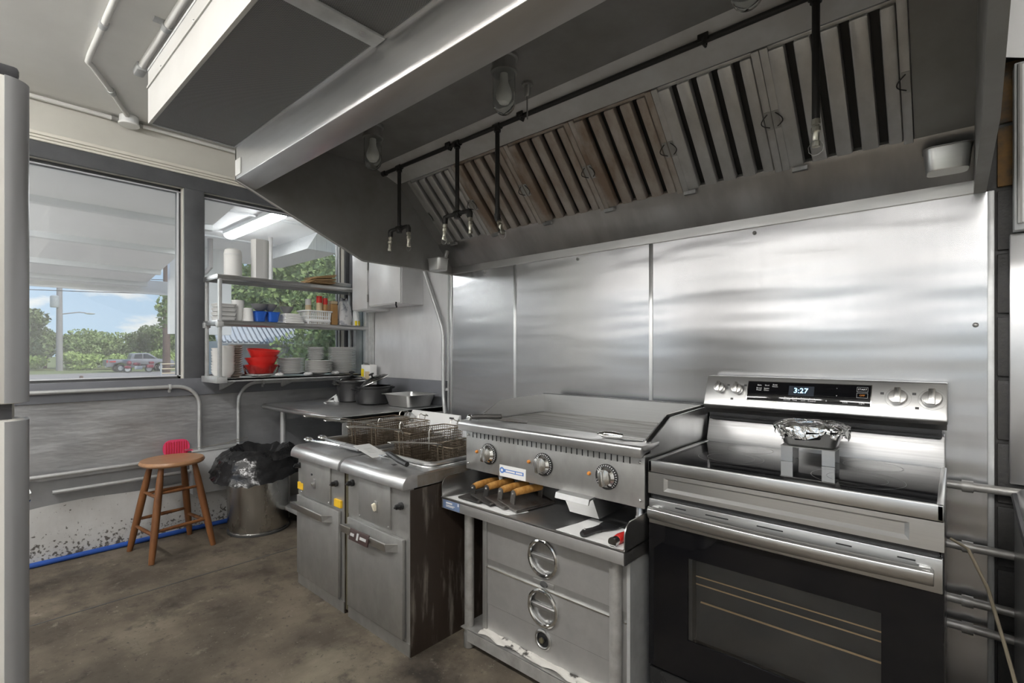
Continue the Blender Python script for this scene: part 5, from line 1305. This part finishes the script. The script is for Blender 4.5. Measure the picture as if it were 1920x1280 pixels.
for x in (RX0 + .018, RX1 - .018):
    for y in (RY0 + .016, RY1 - .016):
        MB().box(x - .013, x + .013, y - .011, y + .011, ZB - .02, ZT - .004).build('post', 'galvanised', rk, bevel=.003)
    MB().box(x - .022, x + .022, RY0 - .006, RY0 + .034, ZM - .048, ZM - .010).build('clamp', 'galvanised', rk, bevel=.003)
MB().box(RX0 - .01, RX1 + .012, RY0 - .012, RY0 + .055, ZB - .03, ZB + .012).build('foot_bracket', 'galvanised', rk, bevel=.003)
for y in (1.30, 1.75, 2.2):
    MB().prism([(XW + .028, ZB - .012), (RX1 - .03, ZB - .012), (RX1 - .03, ZB - .02), (XW + .032, ZB - .10), (XW + .028, ZB - .10)], 'y', y - .006, y + .006).build('wall_bracket', 'galvanised', rk)
IX = -3.86
def bowl_prof(r, h, th=.004): return [(.35 * r, 0), (.45 * r, .004), (.85 * r, h * .6), (r, h), (r - th, h), (.82 * r, h * .6), (.4 * r, .006), (.001, .005)]
def plate_prof(r): return [(.001, .0), (.55 * r, 0), (.62 * r, .003), (r, .014), (r, .0165), (.62 * r, .006), (.001, .004)]
# top shelf
t = thing('paper_towel_roll', 'tall white paper towel roll standing on the top rack shelf', 'paper towel', (IX, 1.50, ZT))
MB().lathe([(.02, .0), (.060, .0), (.060, .295), (.02, .295)], (IX, 1.50, ZT), 32).build('roll', 'towel', t)
MB().lathe([(.019, .001), (.021, .001), (.021, .297), (.019, .297)], (IX, 1.50, ZT), 16).build('core', 'cardboard', t)
MB().grid(lambda u, v: (IX + .061 + .012 * u, 1.50 - .055 * u, ZT + .002 + .29 * v), 6, 2).build('loose_sheet', 'towel', t, thick=.001)
t = thing('tissue_canister', 'rounded white canister on the top rack shelf beside the window post', 'canister', (IX, 1.315, ZT))
MB().lathe([(.055, 0), (.058, .004), (.058, .17), (.052, .195), (.035, .205), (.001, .206)], (IX, 1.315, ZT), 28).build('body', 'foam_white', t)
MB().lathe([(.0585, .155), (.0595, .157), (.0595, .163), (.0585, .165)], (IX, 1.315, ZT), 28).build('lid_band', 'white_plastic', t)
for k in range(7):
    q = Matrix.Rotation(R((-6, 4, -3, 7, -8, 2, 9)[k]), 3, 'Z') @ Matrix.Rotation(R((3, 5, 6, 8, 9, 10, 11)[k]), 3, 'X')
    o = MB().obox((IX + .005 * (k % 3), 1.935 + .006 * k, ZT + .006 + .0105 * k + .010), (.20, .235 - .012 * k, .006), q).build('cardboard_sleeve', 'cardboard', bevel=.001)
    tag(o, 'brown cardboard sleeve, %s in the tipped stack on the top rack shelf' % ('lowest', 'second from the bottom', 'third from the bottom', 'middle one', 'third from the top', 'second from the top', 'topmost')[k], 'cardboard', 'cardboard sleeves on the rack')
def plates(n, x, y, z, r, dz, nm, lab, mat, grp, prof=None, seg=32, jit=.002):
    src = None; rj = random.Random(int(1000 * y))
    for k in range(n):
        lb = lab % ('the bottom one' if k == 0 else 'the top one' if k == n - 1 else 'second from bottom' if k == 1 else 'second from top' if k == n - 2 else 'one from its middle')
        loc = (x + rj.uniform(-jit, jit), y + rj.uniform(-jit, jit), z + k * dz)
        if src is None:
            src = MB().lathe(prof or plate_prof(r), (0, 0, 0), seg).build(nm, mat); o = src
        else:
            o = src.copy(); C.objects.link(o)
        o.location = loc; tag(o, lb, 'bowl' if 'bowl' in nm else 'plate', grp)
    return src
plates(3, IX, 2.135, ZT + .001, .098, .009, 'foam_plate', 'white foam plate lying by the cardboard sleeves, %s', 'foam_white', 'foam plates on the top shelf')
# middle shelf
t = thing('foam_container', 'stack of white foam containers at the window-post end of the middle shelf', 'food container', (IX, 1.25, ZM))
for k in range(4):
    z = ZM + .001 + .03 * k
    tapered('container', IX, 1.255, z, z + .026, .12, .118, .13, .13, .02, 'foam_white', t, lip=.008)
def cup(nm, x, y, z, r0, r1, h, mat, lab, n=1):
    t = thing(nm, lab, 'cup', (x, y, z))
    for k in range(n):
        MB().lathe([(r0, .001), (r1, h), (r1 + .003, h), (r1 + .003, h + .004), (r1 - .002, h + .004), (r0 - .002, .006), (.001, .006)], (x, y, z + k * .012), 24).build('cup', mat, t)
cup('foam_cup', IX - .02, 1.355, ZM, .030, .040, .115, 'foam_white', 'tall white foam cups nested upright on the middle shelf', 4)
cup('foam_cup', IX + .03, 1.405, ZM, .038, .030, .095, 'foam_white', 'short white foam cup upside down in front of the tall cups')
for y, lb in ((1.487, 'blue plastic tub under the larger smoked lid bowl on the middle shelf'), (1.582, 'blue plastic tub beside the folded white napkins on the middle shelf')):
    t = thing('food_tub', lb, 'tub', (IX, y, ZM), 0, 'blue tubs on the middle shelf')
    tapered('tub', IX, y, ZM + .001, ZM + .078, .11, .068, .13, .088, .02, 'blue_plastic', t, lip=.008)
for y, z, r, lb in ((1.50, ZM + .096, .062, 'larger smoked plastic bowl resting on the blue tubs'), (1.572, ZM + .098, .052, 'smaller smoked plastic bowl resting on the blue tubs'), (1.70, ZM + .090, .050, 'smoked plastic bowl resting on the folded napkins')):
    t = tag(MB().lathe(bowl_prof(r, .052), (IX, y, z - .012), 28).build('smoked_bowl', 'smoke_plastic'), lb, 'bowl', 'smoked bowls on the middle shelf')
for k in range(6):
    o = MB().box(IX - .07 + .003 * k, IX + .08 - .002 * k, 1.655 + .004 * (k % 2), 1.80 - .006 * k, ZM + .0015 + .0125 * k, ZM + .0125 + .0125 * k).build('folded_napkin', 'paper', bevel=.004)
    tag(o, 'folded white napkin bundle, %s of the pile on the middle shelf' % ('bottom', 'second', 'third', 'fourth', 'fifth', 'top')[k], 'napkin', 'napkins on the middle shelf')
# white pierced basket built of rim, floor, and upright slats
t = thing('pierced_basket', 'white plastic basket with slotted sides holding red-capped bottles', 'basket', (IX, 1.925, ZM))
bx0, bx1, by0, by1 = IX - .085, IX + .085, 1.825, 2.025
bz0, bz1 = ZM + .001, ZM + .105
MB().box(bx0 + .01, bx1 - .01, by0 + .01, by1 - .01, bz0, bz0 + .004).build('floor_panel', 'white_plastic', t)
MB().tube([((bx0 + bx1) / 2 + a, (by0 + by1) / 2 + b_, bz1) for a, b_ in rbox(bx1 - bx0 + .012, by1 - by0 + .02, .025, 4)], .006, 6, closed=True).build('rim', 'white_plastic', t)
for y in [by0 + .012 + i * (by1 - by0 - .024) / 11 for i in range(12)]:
    for x, s_ in ((bx1, -1), (bx0, 1)): MB().add([(x + s_ * .012, y - .005, bz0), (x + s_ * .012, y + .005, bz0), (x, y + .005, bz1), (x, y - .005, bz1)], [(0, 1, 2, 3)]).build('slat', 'white_plastic', t, thick=.002)
for x in [bx0 + .012 + i * (bx1 - bx0 - .024) / 8 for i in range(9)]:
    for y, s_ in ((by1, -1), (by0, 1)): MB().add([(x - .005, y + s_ * .012, bz0), (x + .005, y + s_ * .012, bz0), (x + .005, y, bz1), (x - .005, y, bz1)], [(0, 1, 2, 3)]).build('slat', 'white_plastic', t, thick=.002)
for z in (bz0 + .028, bz0 + .062):
    f_ = (z - bz0) / (bz1 - bz0)
    MB().tube([((bx0 + bx1) / 2 + a, (by0 + by1) / 2 + b_, z) for a, b_ in rbox(bx1 - bx0 - .024 + .024 * f_, by1 - by0 - .024 + .024 * f_, .02, 3)], .004 if z > bz0 + .05 else .014, 6, closed=True).build('hoop', 'white_plastic', t)
def spice(x, y, r, h, body, cap, lb):
    t = thing('spice_bottle', lb, 'bottle', (x, y, bz0 + .004), 0, 'bottles in the white basket')
    MB().lathe([(r * .9, 0), (r, .004), (r, h * .7), (r * .85, h * .76), (.001, h * .77)], (x, y, bz0 + .005), 20).build('bottle', body, t)
    MB().lathe([(r * .95, h * .76), (r * .98, h * .78), (r * .96, h), (.001, h + .003)], (x, y, bz0 + .005), 20).build('cap', cap, t)
spice(IX + .02, 1.952, .024, .225, 'tan_plastic', 'red_plastic', 'tall red-capped spice bottle in the white basket')
spice(IX + .035, 1.995, .020, .21, 'brown_sugar', 'red_plastic', 'shorter red-capped bottle beside the brown jar')
spice(IX - .03, 1.885, .024, .20, 'tan_plastic', 'foam_white', 'pale bottle with white cap behind the red-capped ones')
t = thing('sugar_jar', 'square clear jar of brown seasoning beside the white basket', 'jar', (IX + .02, 2.07, ZM))
MB().box(IX - .015, IX + .055, 2.038, 2.10, ZM + .001, ZM + .175).build('jar', 'brown_sugar', t, bevel=.012)
MB().box(IX - .012, IX + .052, 2.041, 2.097, ZM + .175, ZM + .20).build('lid', 'tan_plastic', t, bevel=.006)
def pouch(nm, lb, x, y, w_, d_, h, mat, z=ZM, rz=0):
    t = thing(nm, lb, 'bag', (x, y, z), rz)
    v = []; f = []; n = 16; hh = [0, .02, .35, .7, .9, 1.0]
    for k, q_ in enumerate(hh):
        sc_ = (.9, 1.0, 1.0, .85, .6, .5)[k]; fl = (1, 1, .95, .7, .25, .06)[k]
        for i in range(n):
            a = 2 * math.pi * i / n
            v.append((d_ / 2 * fl * math.copysign(abs(math.cos(a)) ** .6, math.cos(a)) + .006 * math.sin(5 * a + k), w_ / 2 * sc_ * math.copysign(abs(math.sin(a)) ** .6, math.sin(a)), h * q_ + .01 * math.sin(3 * a + k) * (k > 2) + .001))
    for k in range(len(hh) - 1):
        for i in range(n): f.append((k * n + i, k * n + (i + 1) % n, (k + 1) * n + (i + 1) % n, (k + 1) * n + i))
    f += [tuple(range(n)), tuple(range((len(hh) - 1) * n, len(hh) * n))]
    MB().add(v, f).build('pouch', mat, t, world=False)
    return t
pouch('snack_bag', 'crumpled white and dark printed bag at the corner end of the middle shelf', IX + .01, 2.175, .12, .09, .225, 'bag_print')
t = pouch('cleaner_pouch', 'slim white pouch with yellow base leaning at the end of the middle shelf', IX + .04, 2.268, .045, .06, .15, 'white_plastic')
MB().box(-.03, .032, -.021, .023, .002, .045).build('yellow_base', 'yellow_plastic', t, world=False, bevel=.006)
# bottom shelf
plates(16, IX + .035, 1.262, ZB + .001, .052, .0118, 'small_bowl', 'small white bowl in the tall stack by the rack post, %s', 'porcelain', 'small bowls by the rack post', bowl_prof(.052, .05), 24)
plates(9, IX - .068, 1.240, ZB + .001, .045, .020, 'small_bowl', 'small white bowl stacked behind the rack post, %s', 'porcelain', 'small bowls behind the rack post', bowl_prof(.045, .05), 20)
for k in range(14):
    o = MB().lathe(plate_prof(.048), (0, 0, 0), 24).build('wicker_holder', 'wicker'); o.location = (IX - .045 + .004 * (k % 2), 1.345, ZB + .001 + .0165 * k)
    if k: o.rotation_euler = (R(.6 * max(0, k - 8)), R(-.7 * max(0, k - 8)), R(20 * k))
    tag(o, 'tan woven plate holder beside the red bowls, %s' % ('the bottom one' if k == 0 else 'the topmost tipped one' if k == 13 else 'one from the middle of the stack'), 'plate', 'woven holders beside the red bowls')
o = MB().lathe(plate_prof(.108), (IX, 1.51, ZB + .002), 36).build('dinner_plate', 'porcelain'); tag(o, 'white plate under the red bowls on the bottom shelf', 'plate')
for k, lb in enumerate(('lowest red plastic bowl in clear wrap, on the white plate', 'middle red plastic bowl of the stack', 'top red plastic bowl of the stack, open upward')):
    o = MB().lathe([(.06, 0), (.078, .004), (.112, .062), (.115, .068), (.110, .068), (.074, .008), (.001, .007)], (0, 0, 0), 40).build('red_bowl', 'red_bowl')
    o.location = (IX + .005 * k, 1.51 + .003 * k, ZB + .020 + .056 * k); o.rotation_euler = (R((0, 2, -3)[k]), R((0, -2, 6)[k]), 0)
    tag(o, lb, 'bowl', 'red bowls on the bottom shelf')
def wrapf(u, v):
    a = 2 * math.pi * u
    r = .106 + .012 * v + .004 * math.sin(17 * a) + .004 * math.sin(9 * a + 3 * v)
    return (IX + r * math.cos(a), 1.51 + r * math.sin(a), ZB + .018 + .06 * v + .012 * math.sin(5 * a) * v)
tag(MB().grid(wrapf, 60, 5).build('plastic_wrap', 'clear_film'), 'torn clear plastic wrap around the lowest red bowl', 'plastic wrap')
plates(11, IX, 1.728, ZB + .012, .100, .0107, 'dinner_plate', 'grey-white plate in the stack next to the red bowls, %s', 'plate_grey', 'plates next to the red bowls')
plates(9, IX + .045, 1.932, ZB + .012, .103, .0107, 'dinner_plate', 'grey-white plate in the low middle stack, %s', 'porcelain', 'plates in the low middle stack')
plates(19, IX - .005, 2.165, ZB + .002, .112, .0113, 'dinner_plate', 'white plate in the tallest stack by the wall corner, %s', 'plate_grey', 'plates in the tallest stack')
plates(9, IX - .105, 1.985, ZB + .115, .066, .0113, 'side_plate', 'side plate in the pale stack behind the low middle stack, %s', 'foam_white', 'side plates at the back')
o = MB().box(IX - .165, IX - .062, 1.92, 2.045, ZB + .001, ZB + .112).build('plate_riser', 'white_plastic', bevel=.006); tag(o, 'white box under the pale side plates at the back of the bottom shelf', 'box')
for i, (y, lb) in enumerate(((1.60, 'crumpled wrap between the red bowls and the first plates'), (1.822, 'crumpled wrap between the two lower plate stacks'), (2.045, 'crumpled wrap beside the tallest plate stack'))):
    rq = random.Random(20 + i); mb_ = MB().sphere((0, 0, 0), .026, 14, 8, 1, 1.3, .5)
    mb_.v = [(IX + .10 + p[0] + rq.uniform(-.004, .004), y + p[1] + rq.uniform(-.004, .004), ZB + .014 + max(-.0125, p[2] + rq.uniform(-.003, .003))) for p in mb_.v]
    tag(mb_.build('wrap_scrap', 'white_film', smooth=10), lb, 'plastic wrap', 'wrap scraps under the plates')
t = thing('printed_carton', 'yellow and white printed carton standing behind the black pots', 'carton', (-3.63, 2.275, TZ))
MB().box(-3.695, -3.565, 2.245, 2.31, TZ + .001, TZ + .285).build('carton', 'label_white', t, bevel=.002)
MB().box(-3.696, -3.655, 2.2435, 2.2455, TZ + .05, TZ + .25).build('yellow_panel', 'yellow_plastic', t)
MB().box(-3.64, -3.57, 2.2435, 2.2455, TZ + .10, TZ + .23).build('picture_panel', 'tan_plastic', t)
MB().add([(-3.64, 2.245, TZ + .285), (-3.565, 2.245, TZ + .285), (-3.565, 2.225, TZ + .30), (-3.64, 2.228, TZ + .302)], [(0, 1, 2, 3)]).build('open_flap', 'smoke_plastic', t, thick=.002)

# ------------------------------------------------------------------ outdoors through the windows
GZ = -.87
gnd = struct(MB().box(-260, 120, -160, 200, GZ - .2, GZ).build('ground_lawn', 'grass'))
struct(MB().box(-62.5, -30, -160, 200, GZ - .1, GZ + .012).build('road_surface', 'asphalt'))
struct(MB().box(-16, -4.2, -10, 14, GZ - .1, -.15).build('porch_slab', 'asphalt'))
# porch roof: sloped bay in front of the first window, higher flat bay in front of the second
p = thing('porch_roof', 'pale ribbed porch roof outside the first window', 'roof', (-6, -1, 2.1))
MB().prism([(-4.22, 2.62), (-8.12, 2.115), (-8.12, 2.16), (-4.22, 2.67)], 'y', -6, 1.62).build('deck', 'porch_paint', p)
for x in (-5.3, -6.2, -7.1, -7.75):
    z = 2.62 - .1295 * (-4.22 - x)
    MB().box(x - .035, x + .035, -6, 1.62, z - .05, z + .02).build('rib', 'porch_beam', p, bevel=.003)
MB().box(-8.15, -8.09, -6, 2.05, 2.055, 2.24).build('fascia', 'porch_paint', p)
MB().box(-8.145, -8.085, .60, 1.05, 2.06, 2.16).build('fascia_patch', 'label_white', p)
for y in (-5.9, 1.55):
    MB().box(-8.1, -8.0, y, y + .1, -.15, 2.1).build('post', 'porch_paint', p) if y < 0 else None
p2 = thing('porch_bay', 'white flat porch ceiling outside the second window with a tube light', 'roof', (-6, 2.3, 2.62))
MB().box(-8.1, -4.22, 1.62, 3.0, 2.62, 2.70).build('ceiling_board', 'porch_paint', p2)
for x in (-5.1, -6.4): MB().box(x - .02, x + .02, 1.62, 3.0, 2.60, 2.625).build('batten', 'porch_beam', p2)
MB().box(-8.1, -4.3, 1.60, 1.64, 2.10, 2.66).build('gable_end', 'porch_paint', p2) if False else None
MB().box(-7.35, -7.25, 1.75, 2.45, 1.5, 2.62).build('end_wall', 'porch_paint', p2)
t = fluoro(-5.4, 2.03, 2.62, True, 'bright tube light under the porch ceiling outside the second window', 'tube_bay', 1.3); t['group'] = 'porch lights'
for yy in (-.35, -1.6, -3.2):
    t = fluoro(-6.0, yy, 2.385, True, 'added hidden tube light brightening the sloped part of the porch roof', 'porch_fill', 1.3); t['group'] = 'porch lights'; t.rotation_euler = (0, R(-7.4), 0)
t = thing('porch_pipe', 'white pipe with an elbow hanging behind the tube light on the porch', 'pipe', (-6.0, 2.45, 2.62))
MB().tube([(-6.0, 2.45, 2.62), (-6.0, 2.45, 2.12), (-5.97, 2.45, 2.06), (-5.85, 2.45, 2.04)], .028, 8).build('tube', 'pole_grey', t)
t = thing('porch_pipe', 'thin white pipe with a knuckle by the window post on the porch', 'pipe', (-6.6, 1.95, 2.2))
MB().tube([(-6.6, 2.0, 2.62), (-6.6, 2.0, 2.28), (-6.65, 1.96, 2.22), (-6.9, 1.90, 2.18)], .03, 8).build('tube', 'pole_grey', t)
t = thing('vent_housing', 'pale steel vent housing fixed under the porch ceiling outside the second window', 'vent', (-6.1, 2.78, 2.42))
MB().prism([(2.58, 2.42), (2.95, 2.42), (2.95, 2.62), (2.70, 2.62)], 'x', -6.9, -5.35).build('housing', 'shed_metal', t)
# shed with a metal roof beyond the porch
t = thing('metal_shed', 'pale shed with a corrugated metal roof beyond the porch', 'shed', (-19, 7, GZ))
MB().box(-21, -16.6, 5.75, 8.6, GZ, 1.62).build('wall', 'shed_wall', t)
sh = MB()
for k in range(24):
    y0 = 5.0 + .15 * k
    sh.add([(-15.9, y0, 1.57), (-15.9, y0 + .1, 1.57), (-18.8, y0 + .75, 2.57), (-18.8, y0 + .65, 2.57), (-15.9, y0 + .1, 1.62), (-15.9, y0 + .15, 1.62), (-18.8, y0 + .8, 2.62), (-18.8, y0 + .75, 2.62)], [(0, 1, 2, 3), (4, 5, 6, 7)])
sh.build('roof_sheet', 'shed_metal', t, kind='stuff')
MB().add([(-15.9, 5.0, 1.52), (-15.9, 8.6, 1.52), (-18.8, 9.3, 2.52), (-18.8, 5.65, 2.52)], [(0, 1, 2, 3)]).build('roof_deck', 'shed_metal', t, thick=.03)
# poles and wires
t = thing('utility_pole', 'grey utility pole with a transformer and street lamp arm across the road', 'utility pole', (-72.9, 7.4, GZ))
MB().lathe([(.30, 0), (.22, 13.5)], (-72.9, 7.4, GZ), 12).build('pole', 'pole_grey', t)
MB().lathe([(.35, 0), (.38, .1), (.38, 1.2), (.2, 1.3)], (-72.3, 6.95, 6.0), 14).build('transformer', 'galvanised', t)
MB().tube([(-72.8, 7.4, 5.3), (-72.5, 9.0, 5.6), (-72.5, 9.6, 5.55)], .06, 6).build('lamp_arm', 'pole_grey', t)
MB().sphere((-72.5, 9.9, 5.5), .25, 10, 6, 1, 2, .4).build('lamp_head', 'galvanised', t)
t = thing('utility_pole', 'reddish brown wooden utility pole beside the parked pickup', 'utility pole', (-58, 13.72, GZ))
MB().lathe([(.34, 0), (.26, 13.0)], (-58, 13.72, GZ), 12).build('pole', 'bark', t)
for z, y, lb in ((8.0, 0, 'upper overhead wire between the two utility poles'), (6.6, 0, 'lower overhead wire between the two utility poles')):
    pts = [(-73 + 15 * f_, -40 + (13.7 + 40) * f_, z - .9 * 4 * f_ * (1 - f_) * .3 + .3 * f_) for f_ in [i / 10 for i in range(11)]]
    tag(MB().tube(pts, .035, 5).build('overhead_wire', 'tyre'), lb, 'wire', 'overhead wires')
# pickup truck parked across the road, nose towards +Y
t = thing('pickup_truck', 'dark grey crew cab pickup truck parked across the road', 'truck', (-64, 12.7, GZ))
ty = 9.85
def ys(poly, x0, x1, nm, mat, par, bev=.05): return MB().prism([(ty + a, GZ + b_) for a, b_ in poly], 'x', x0, x1).build(nm, mat, par, bevel=bev)
body = [(.0, .55), (.0, 1.28), (1.95, 1.30), (2.05, 1.34), (4.35, 1.34), (5.6, 1.22), (5.78, 1.05), (5.8, .55), (5.35, .48), (5.2, .85), (4.6, .98), (4.1, .85), (3.95, .45), (1.85, .45), (1.7, .85), (1.15, .98), (.65, .85), (.5, .55)]
ys(body, -65.0, -63.0, 'body', 'truck_paint', t)
cabp = [(1.95, 1.30), (2.15, 1.92), (3.35, 1.96), (3.65, 1.88), (4.35, 1.34)]
ys(cabp, -64.85, -63.12, 'cab', 'truck_paint', t)
for a in ([(2.25, 1.38), (2.35, 1.82), (2.95, 1.86), (2.95, 1.38)], [(3.05, 1.38), (3.05, 1.86), (3.40, 1.86), (4.10, 1.38)]): ys(a, -63.13, -63.09, 'side_window', 'car_glass', t, 0)
for y in (1.17, 4.62):
    for x in (-64.95, -63.25):
        wl_ = MB().lathe([(.30, -.12), (.40, -.10), (.41, 0), (.40, .10), (.30, .12)], (x, ty + y, GZ + .41), 24, rot_to((1, 0, 0))).build('wheel', 'tyre', t)
        MB().lathe([(.24, 0), (.22, .13), (.05, .14)], (x, ty + y, GZ + .41), 16, rot_to((1, 0, 0))).build('rim', 'galvanised', wl_)
MB().box(-64.9, -63.1, ty - .08, ty + .05, GZ + .5, GZ + .68).build('rear_bumper', 'chrome', t)
MB().box(-63.02, -62.98, ty + .02, ty + .14, GZ + 1.0, GZ + 1.25).build('tail_light', 'red_plastic', t)
MB().box(-63.06, -62.98, ty + .25, ty + .75, GZ + 1.02, GZ + 1.16).build('side_badge', 'red_plastic', t)
# motorcycle in front of the truck
t = thing('motorcycle', 'dark red touring motorcycle parked in front of the pickup', 'motorcycle', (-61, 12.5, GZ + .01))
mx_, my_ = -61.3, 11.25
for y in (0, 1.75):
    wl_ = MB().tube([(mx_, my_ + y + .30 * math.cos(R(a)), GZ + .35 + .30 * math.sin(R(a))) for a in range(0, 360, 20)], .06, 8, closed=True).build('wheel', 'tyre', t)
    MB().lathe([(.22, -.03), (.22, .03)], (mx_, my_ + y, GZ + .35), 16, rot_to((1, 0, 0))).build('hub', 'galvanised', wl_)
MB().box(mx_ - .12, mx_ + .12, my_ + .55, my_ + 1.2, GZ + .3, GZ + .65).build('engine', 'galvanised', t, bevel=.05)
MB().sphere((mx_, my_ + .75, GZ + .85), .25, 14, 8, .8, 1.4, .7).build('fuel_tank', 'bike_red', t)
MB().box(mx_ - .15, mx_ + .15, my_ + 1.05, my_ + 1.65, GZ + .72, GZ + .84).build('saddle', 'tyre', t, bevel=.04)
MB().box(mx_ - .3, mx_ + .3, my_ + 1.5, my_ + 2.1, GZ + .45, GZ + .78).build('pannier', 'bike_red', t, bevel=.08)
MB().box(mx_ - .2, mx_ + .2, my_ + 1.75, my_ + 2.15, GZ + .85, GZ + 1.1).build('top_case', 'bike_red', t, bevel=.06)
MB().sphere((mx_, my_ + .12, GZ + .95), .24, 12, 8, 1.1, .9, 1).build('fairing', 'bike_red', t)
MB().sphere((mx_, my_ + .0, GZ + .55), .28, 12, 8, .35, 1.1, .6).build('front_fender', 'bike_red', t)
MB().tube([(mx_, my_ + .0, GZ + .35), (mx_, my_ + .22, GZ + .95), (mx_, my_ + .3, GZ + 1.15)], .035, 6).build('fork', 'chrome', t)
MB().tube([(mx_ - .4, my_ + .45, GZ + 1.12), (mx_, my_ + .3, GZ + 1.15), (mx_ + .4, my_ + .45, GZ + 1.12)], .025, 6).build('handlebar', 'chrome', t)
# pipe gate and marker post
t = thing('pipe_gate', 'pale pipe gate at the lot edge beside the window post', 'gate', (-40, 10.2, GZ))
for y in (9.15, 10.9): MB().cyl((-40, y, GZ), (-40, y, GZ + 1.35), .05, seg=8).build('post', 'galvanised', t)
for z in (.35, .65, .95, 1.28): MB().cyl((-40, 9.15, GZ + z), (-40, 10.9, GZ + z), .035, seg=8).build('rail', 'tan_plastic', t)
tag(MB().lathe([(.09, 0), (.09, .75), (.05, .8)], (-36, 4.55, GZ), 10).build('marker_post', 'bark'), 'short brown marker post standing at the road edge', 'post')
# trees: crowns of loose leaf clumps, each crown one stuff part
def crown(seed, n, rx, ry, rz, zc, leaf):
    rq = random.Random(seed); mb_ = MB()
    lobes = [(rq.uniform(-.6, .6) * rx, rq.uniform(-.6, .6) * ry, zc + rq.uniform(-.65, .6) * rz, rq.uniform(.35, .6)) for _ in range(11)]
    for _ in range(n):
        lx, ly, lz, ls = rq.choice(lobes)
        d = Vector((rq.gauss(0, 1), rq.gauss(0, 1), rq.gauss(0, 1))).normalized() * (rq.random() ** .35)
        c_ = Vector((lx + d.x * rx * ls, ly + d.y * ry * ls, lz + d.z * rz * ls))
        s_ = leaf * rq.uniform(.6, 1.4)
        a = Vector((rq.gauss(0, 1), rq.gauss(0, 1), rq.gauss(0, 1))).normalized(); b_ = a.orthogonal().normalized()
        b_ = Matrix.Rotation(rq.uniform(0, 6.28), 3, a) @ b_; c2 = a.cross(b_)
        mb_.add([c_ + b_ * s_, c_ + c2 * s_ * .6, c_ - b_ * s_, c_ - c2 * s_ * .6 + a * s_ * .3], [(0, 1, 2, 3)])
    return mb_
def tree_proto(nm, seed, mat, n, rx, ry, rz, zc, leaf, trunk):
    t = thing(nm, 'x', 'tree', (0, 0, 0), 0, 'trees across the road')
    crown(seed, n, rx, ry, rz, zc, leaf).build('foliage', mat, t, world=False, kind='stuff')
    if trunk: MB().tube([(0, 0, 0), (.1, .05, zc * .5), (0, 0, zc)], [.2, .16, .08], 8).build('trunk', 'bark', t, world=False)
    return t
ta = tree_proto('leafy_tree', 1, 'leaf_dark', 5200, 3.2, 3.2, 2.6, 3.2, .17, True)
tb2 = tree_proto('leafy_tree', 2, 'leaf_mid', 5200, 3.4, 3.4, 2.2, 2.7, .17, True)
tn = tree_proto('leafy_tree', 4, 'leaf_mid', 22000, 3.2, 3.2, 2.4, 3.0, .085, True)
tc2 = tree_proto('low_bush', 3, 'leaf_pale', 2600, 2.0, 2.2, 1.0, .9, .16, False); tc2['group'] = 'bushes across the road'; tc2['category'] = 'bush'
specs = [(ta, -80, 3.6, 1.35, 0, 'tall open-crowned tree left of the grey utility pole'), (ta, -84, 7.2, .95, 1, 'dark tree close behind the grey utility pole'),
         (tb2, -82, 10.8, 1.1, 2, 'round green tree right after the grey utility pole'), (tb2, -86, 14.4, 1.05, 3, 'broad green tree behind the bed of the pickup'),
         (ta, -83, 17.5, 1.06, 4, 'dark tree rising behind the pickup cab'), (tb2, -82, 20.8, 1.2, 5, 'leafy tree behind the reddish utility pole'),
         (ta, -80, 24.5, 1.0, .4, 'dark tree beyond the pipe gate'), (tb2, -85, -1.5, 1.1, .9, 'green tree furthest back behind the fridge side'), (tb2, -90, 29, 1.3, 1.9, 'big green tree past the metal shed line'),
         (tc2, -76, 4.6, 1.0, 0, 'bush low under the tall open-crowned tree'), (tc2, -75, 9.6, 1.1, 1, 'bright bush just right of the grey utility pole'), (tc2, -74, 12.6, .95, 2, 'bright bush behind the tailgate of the pickup'),
         (tc2, -76, 16.3, 1.2, 3, 'bush behind the cab of the pickup'), (tc2, -75, 20.0, 1.2, 4, 'bush behind the nose of the pickup'), (tc2, -77, 24, 1.3, 5, 'bush behind the pipe gate'),
         (tn, -13.0, 8.6, .85, .3, 'near tree whose leaves overhang the metal shed roof'), (tn, -10.5, 9.0, 1.0, 1.3, 'near dark tree filling the right of the second window'), (tn, -15.5, 13.5, 1.25, 2.3, 'near tree behind the dark one, right of the shed'),
         (tn, -24, 9.6, 1.3, 3.3, 'grey-green tree just behind the metal shed'), (tn, -21, 12.0, 1.35, 4.1, 'grey-green tree right of the metal shed, further back'),
         (tc2, -12.5, 5.1, .50, 1.5, 'yellow-green bush below the shed roof')]
seen = set()
for (src, x, y, s_, rz, lb) in specs:
    o = src if src.name not in seen else copy_tree(src)
    seen.add(src.name)
    o.location = (x, y, GZ); o.rotation_euler = (0, 0, rz); o.scale = (s_, s_, s_); o['label'] = lb
    if x > -20: o['group'] = 'plants near the porch'
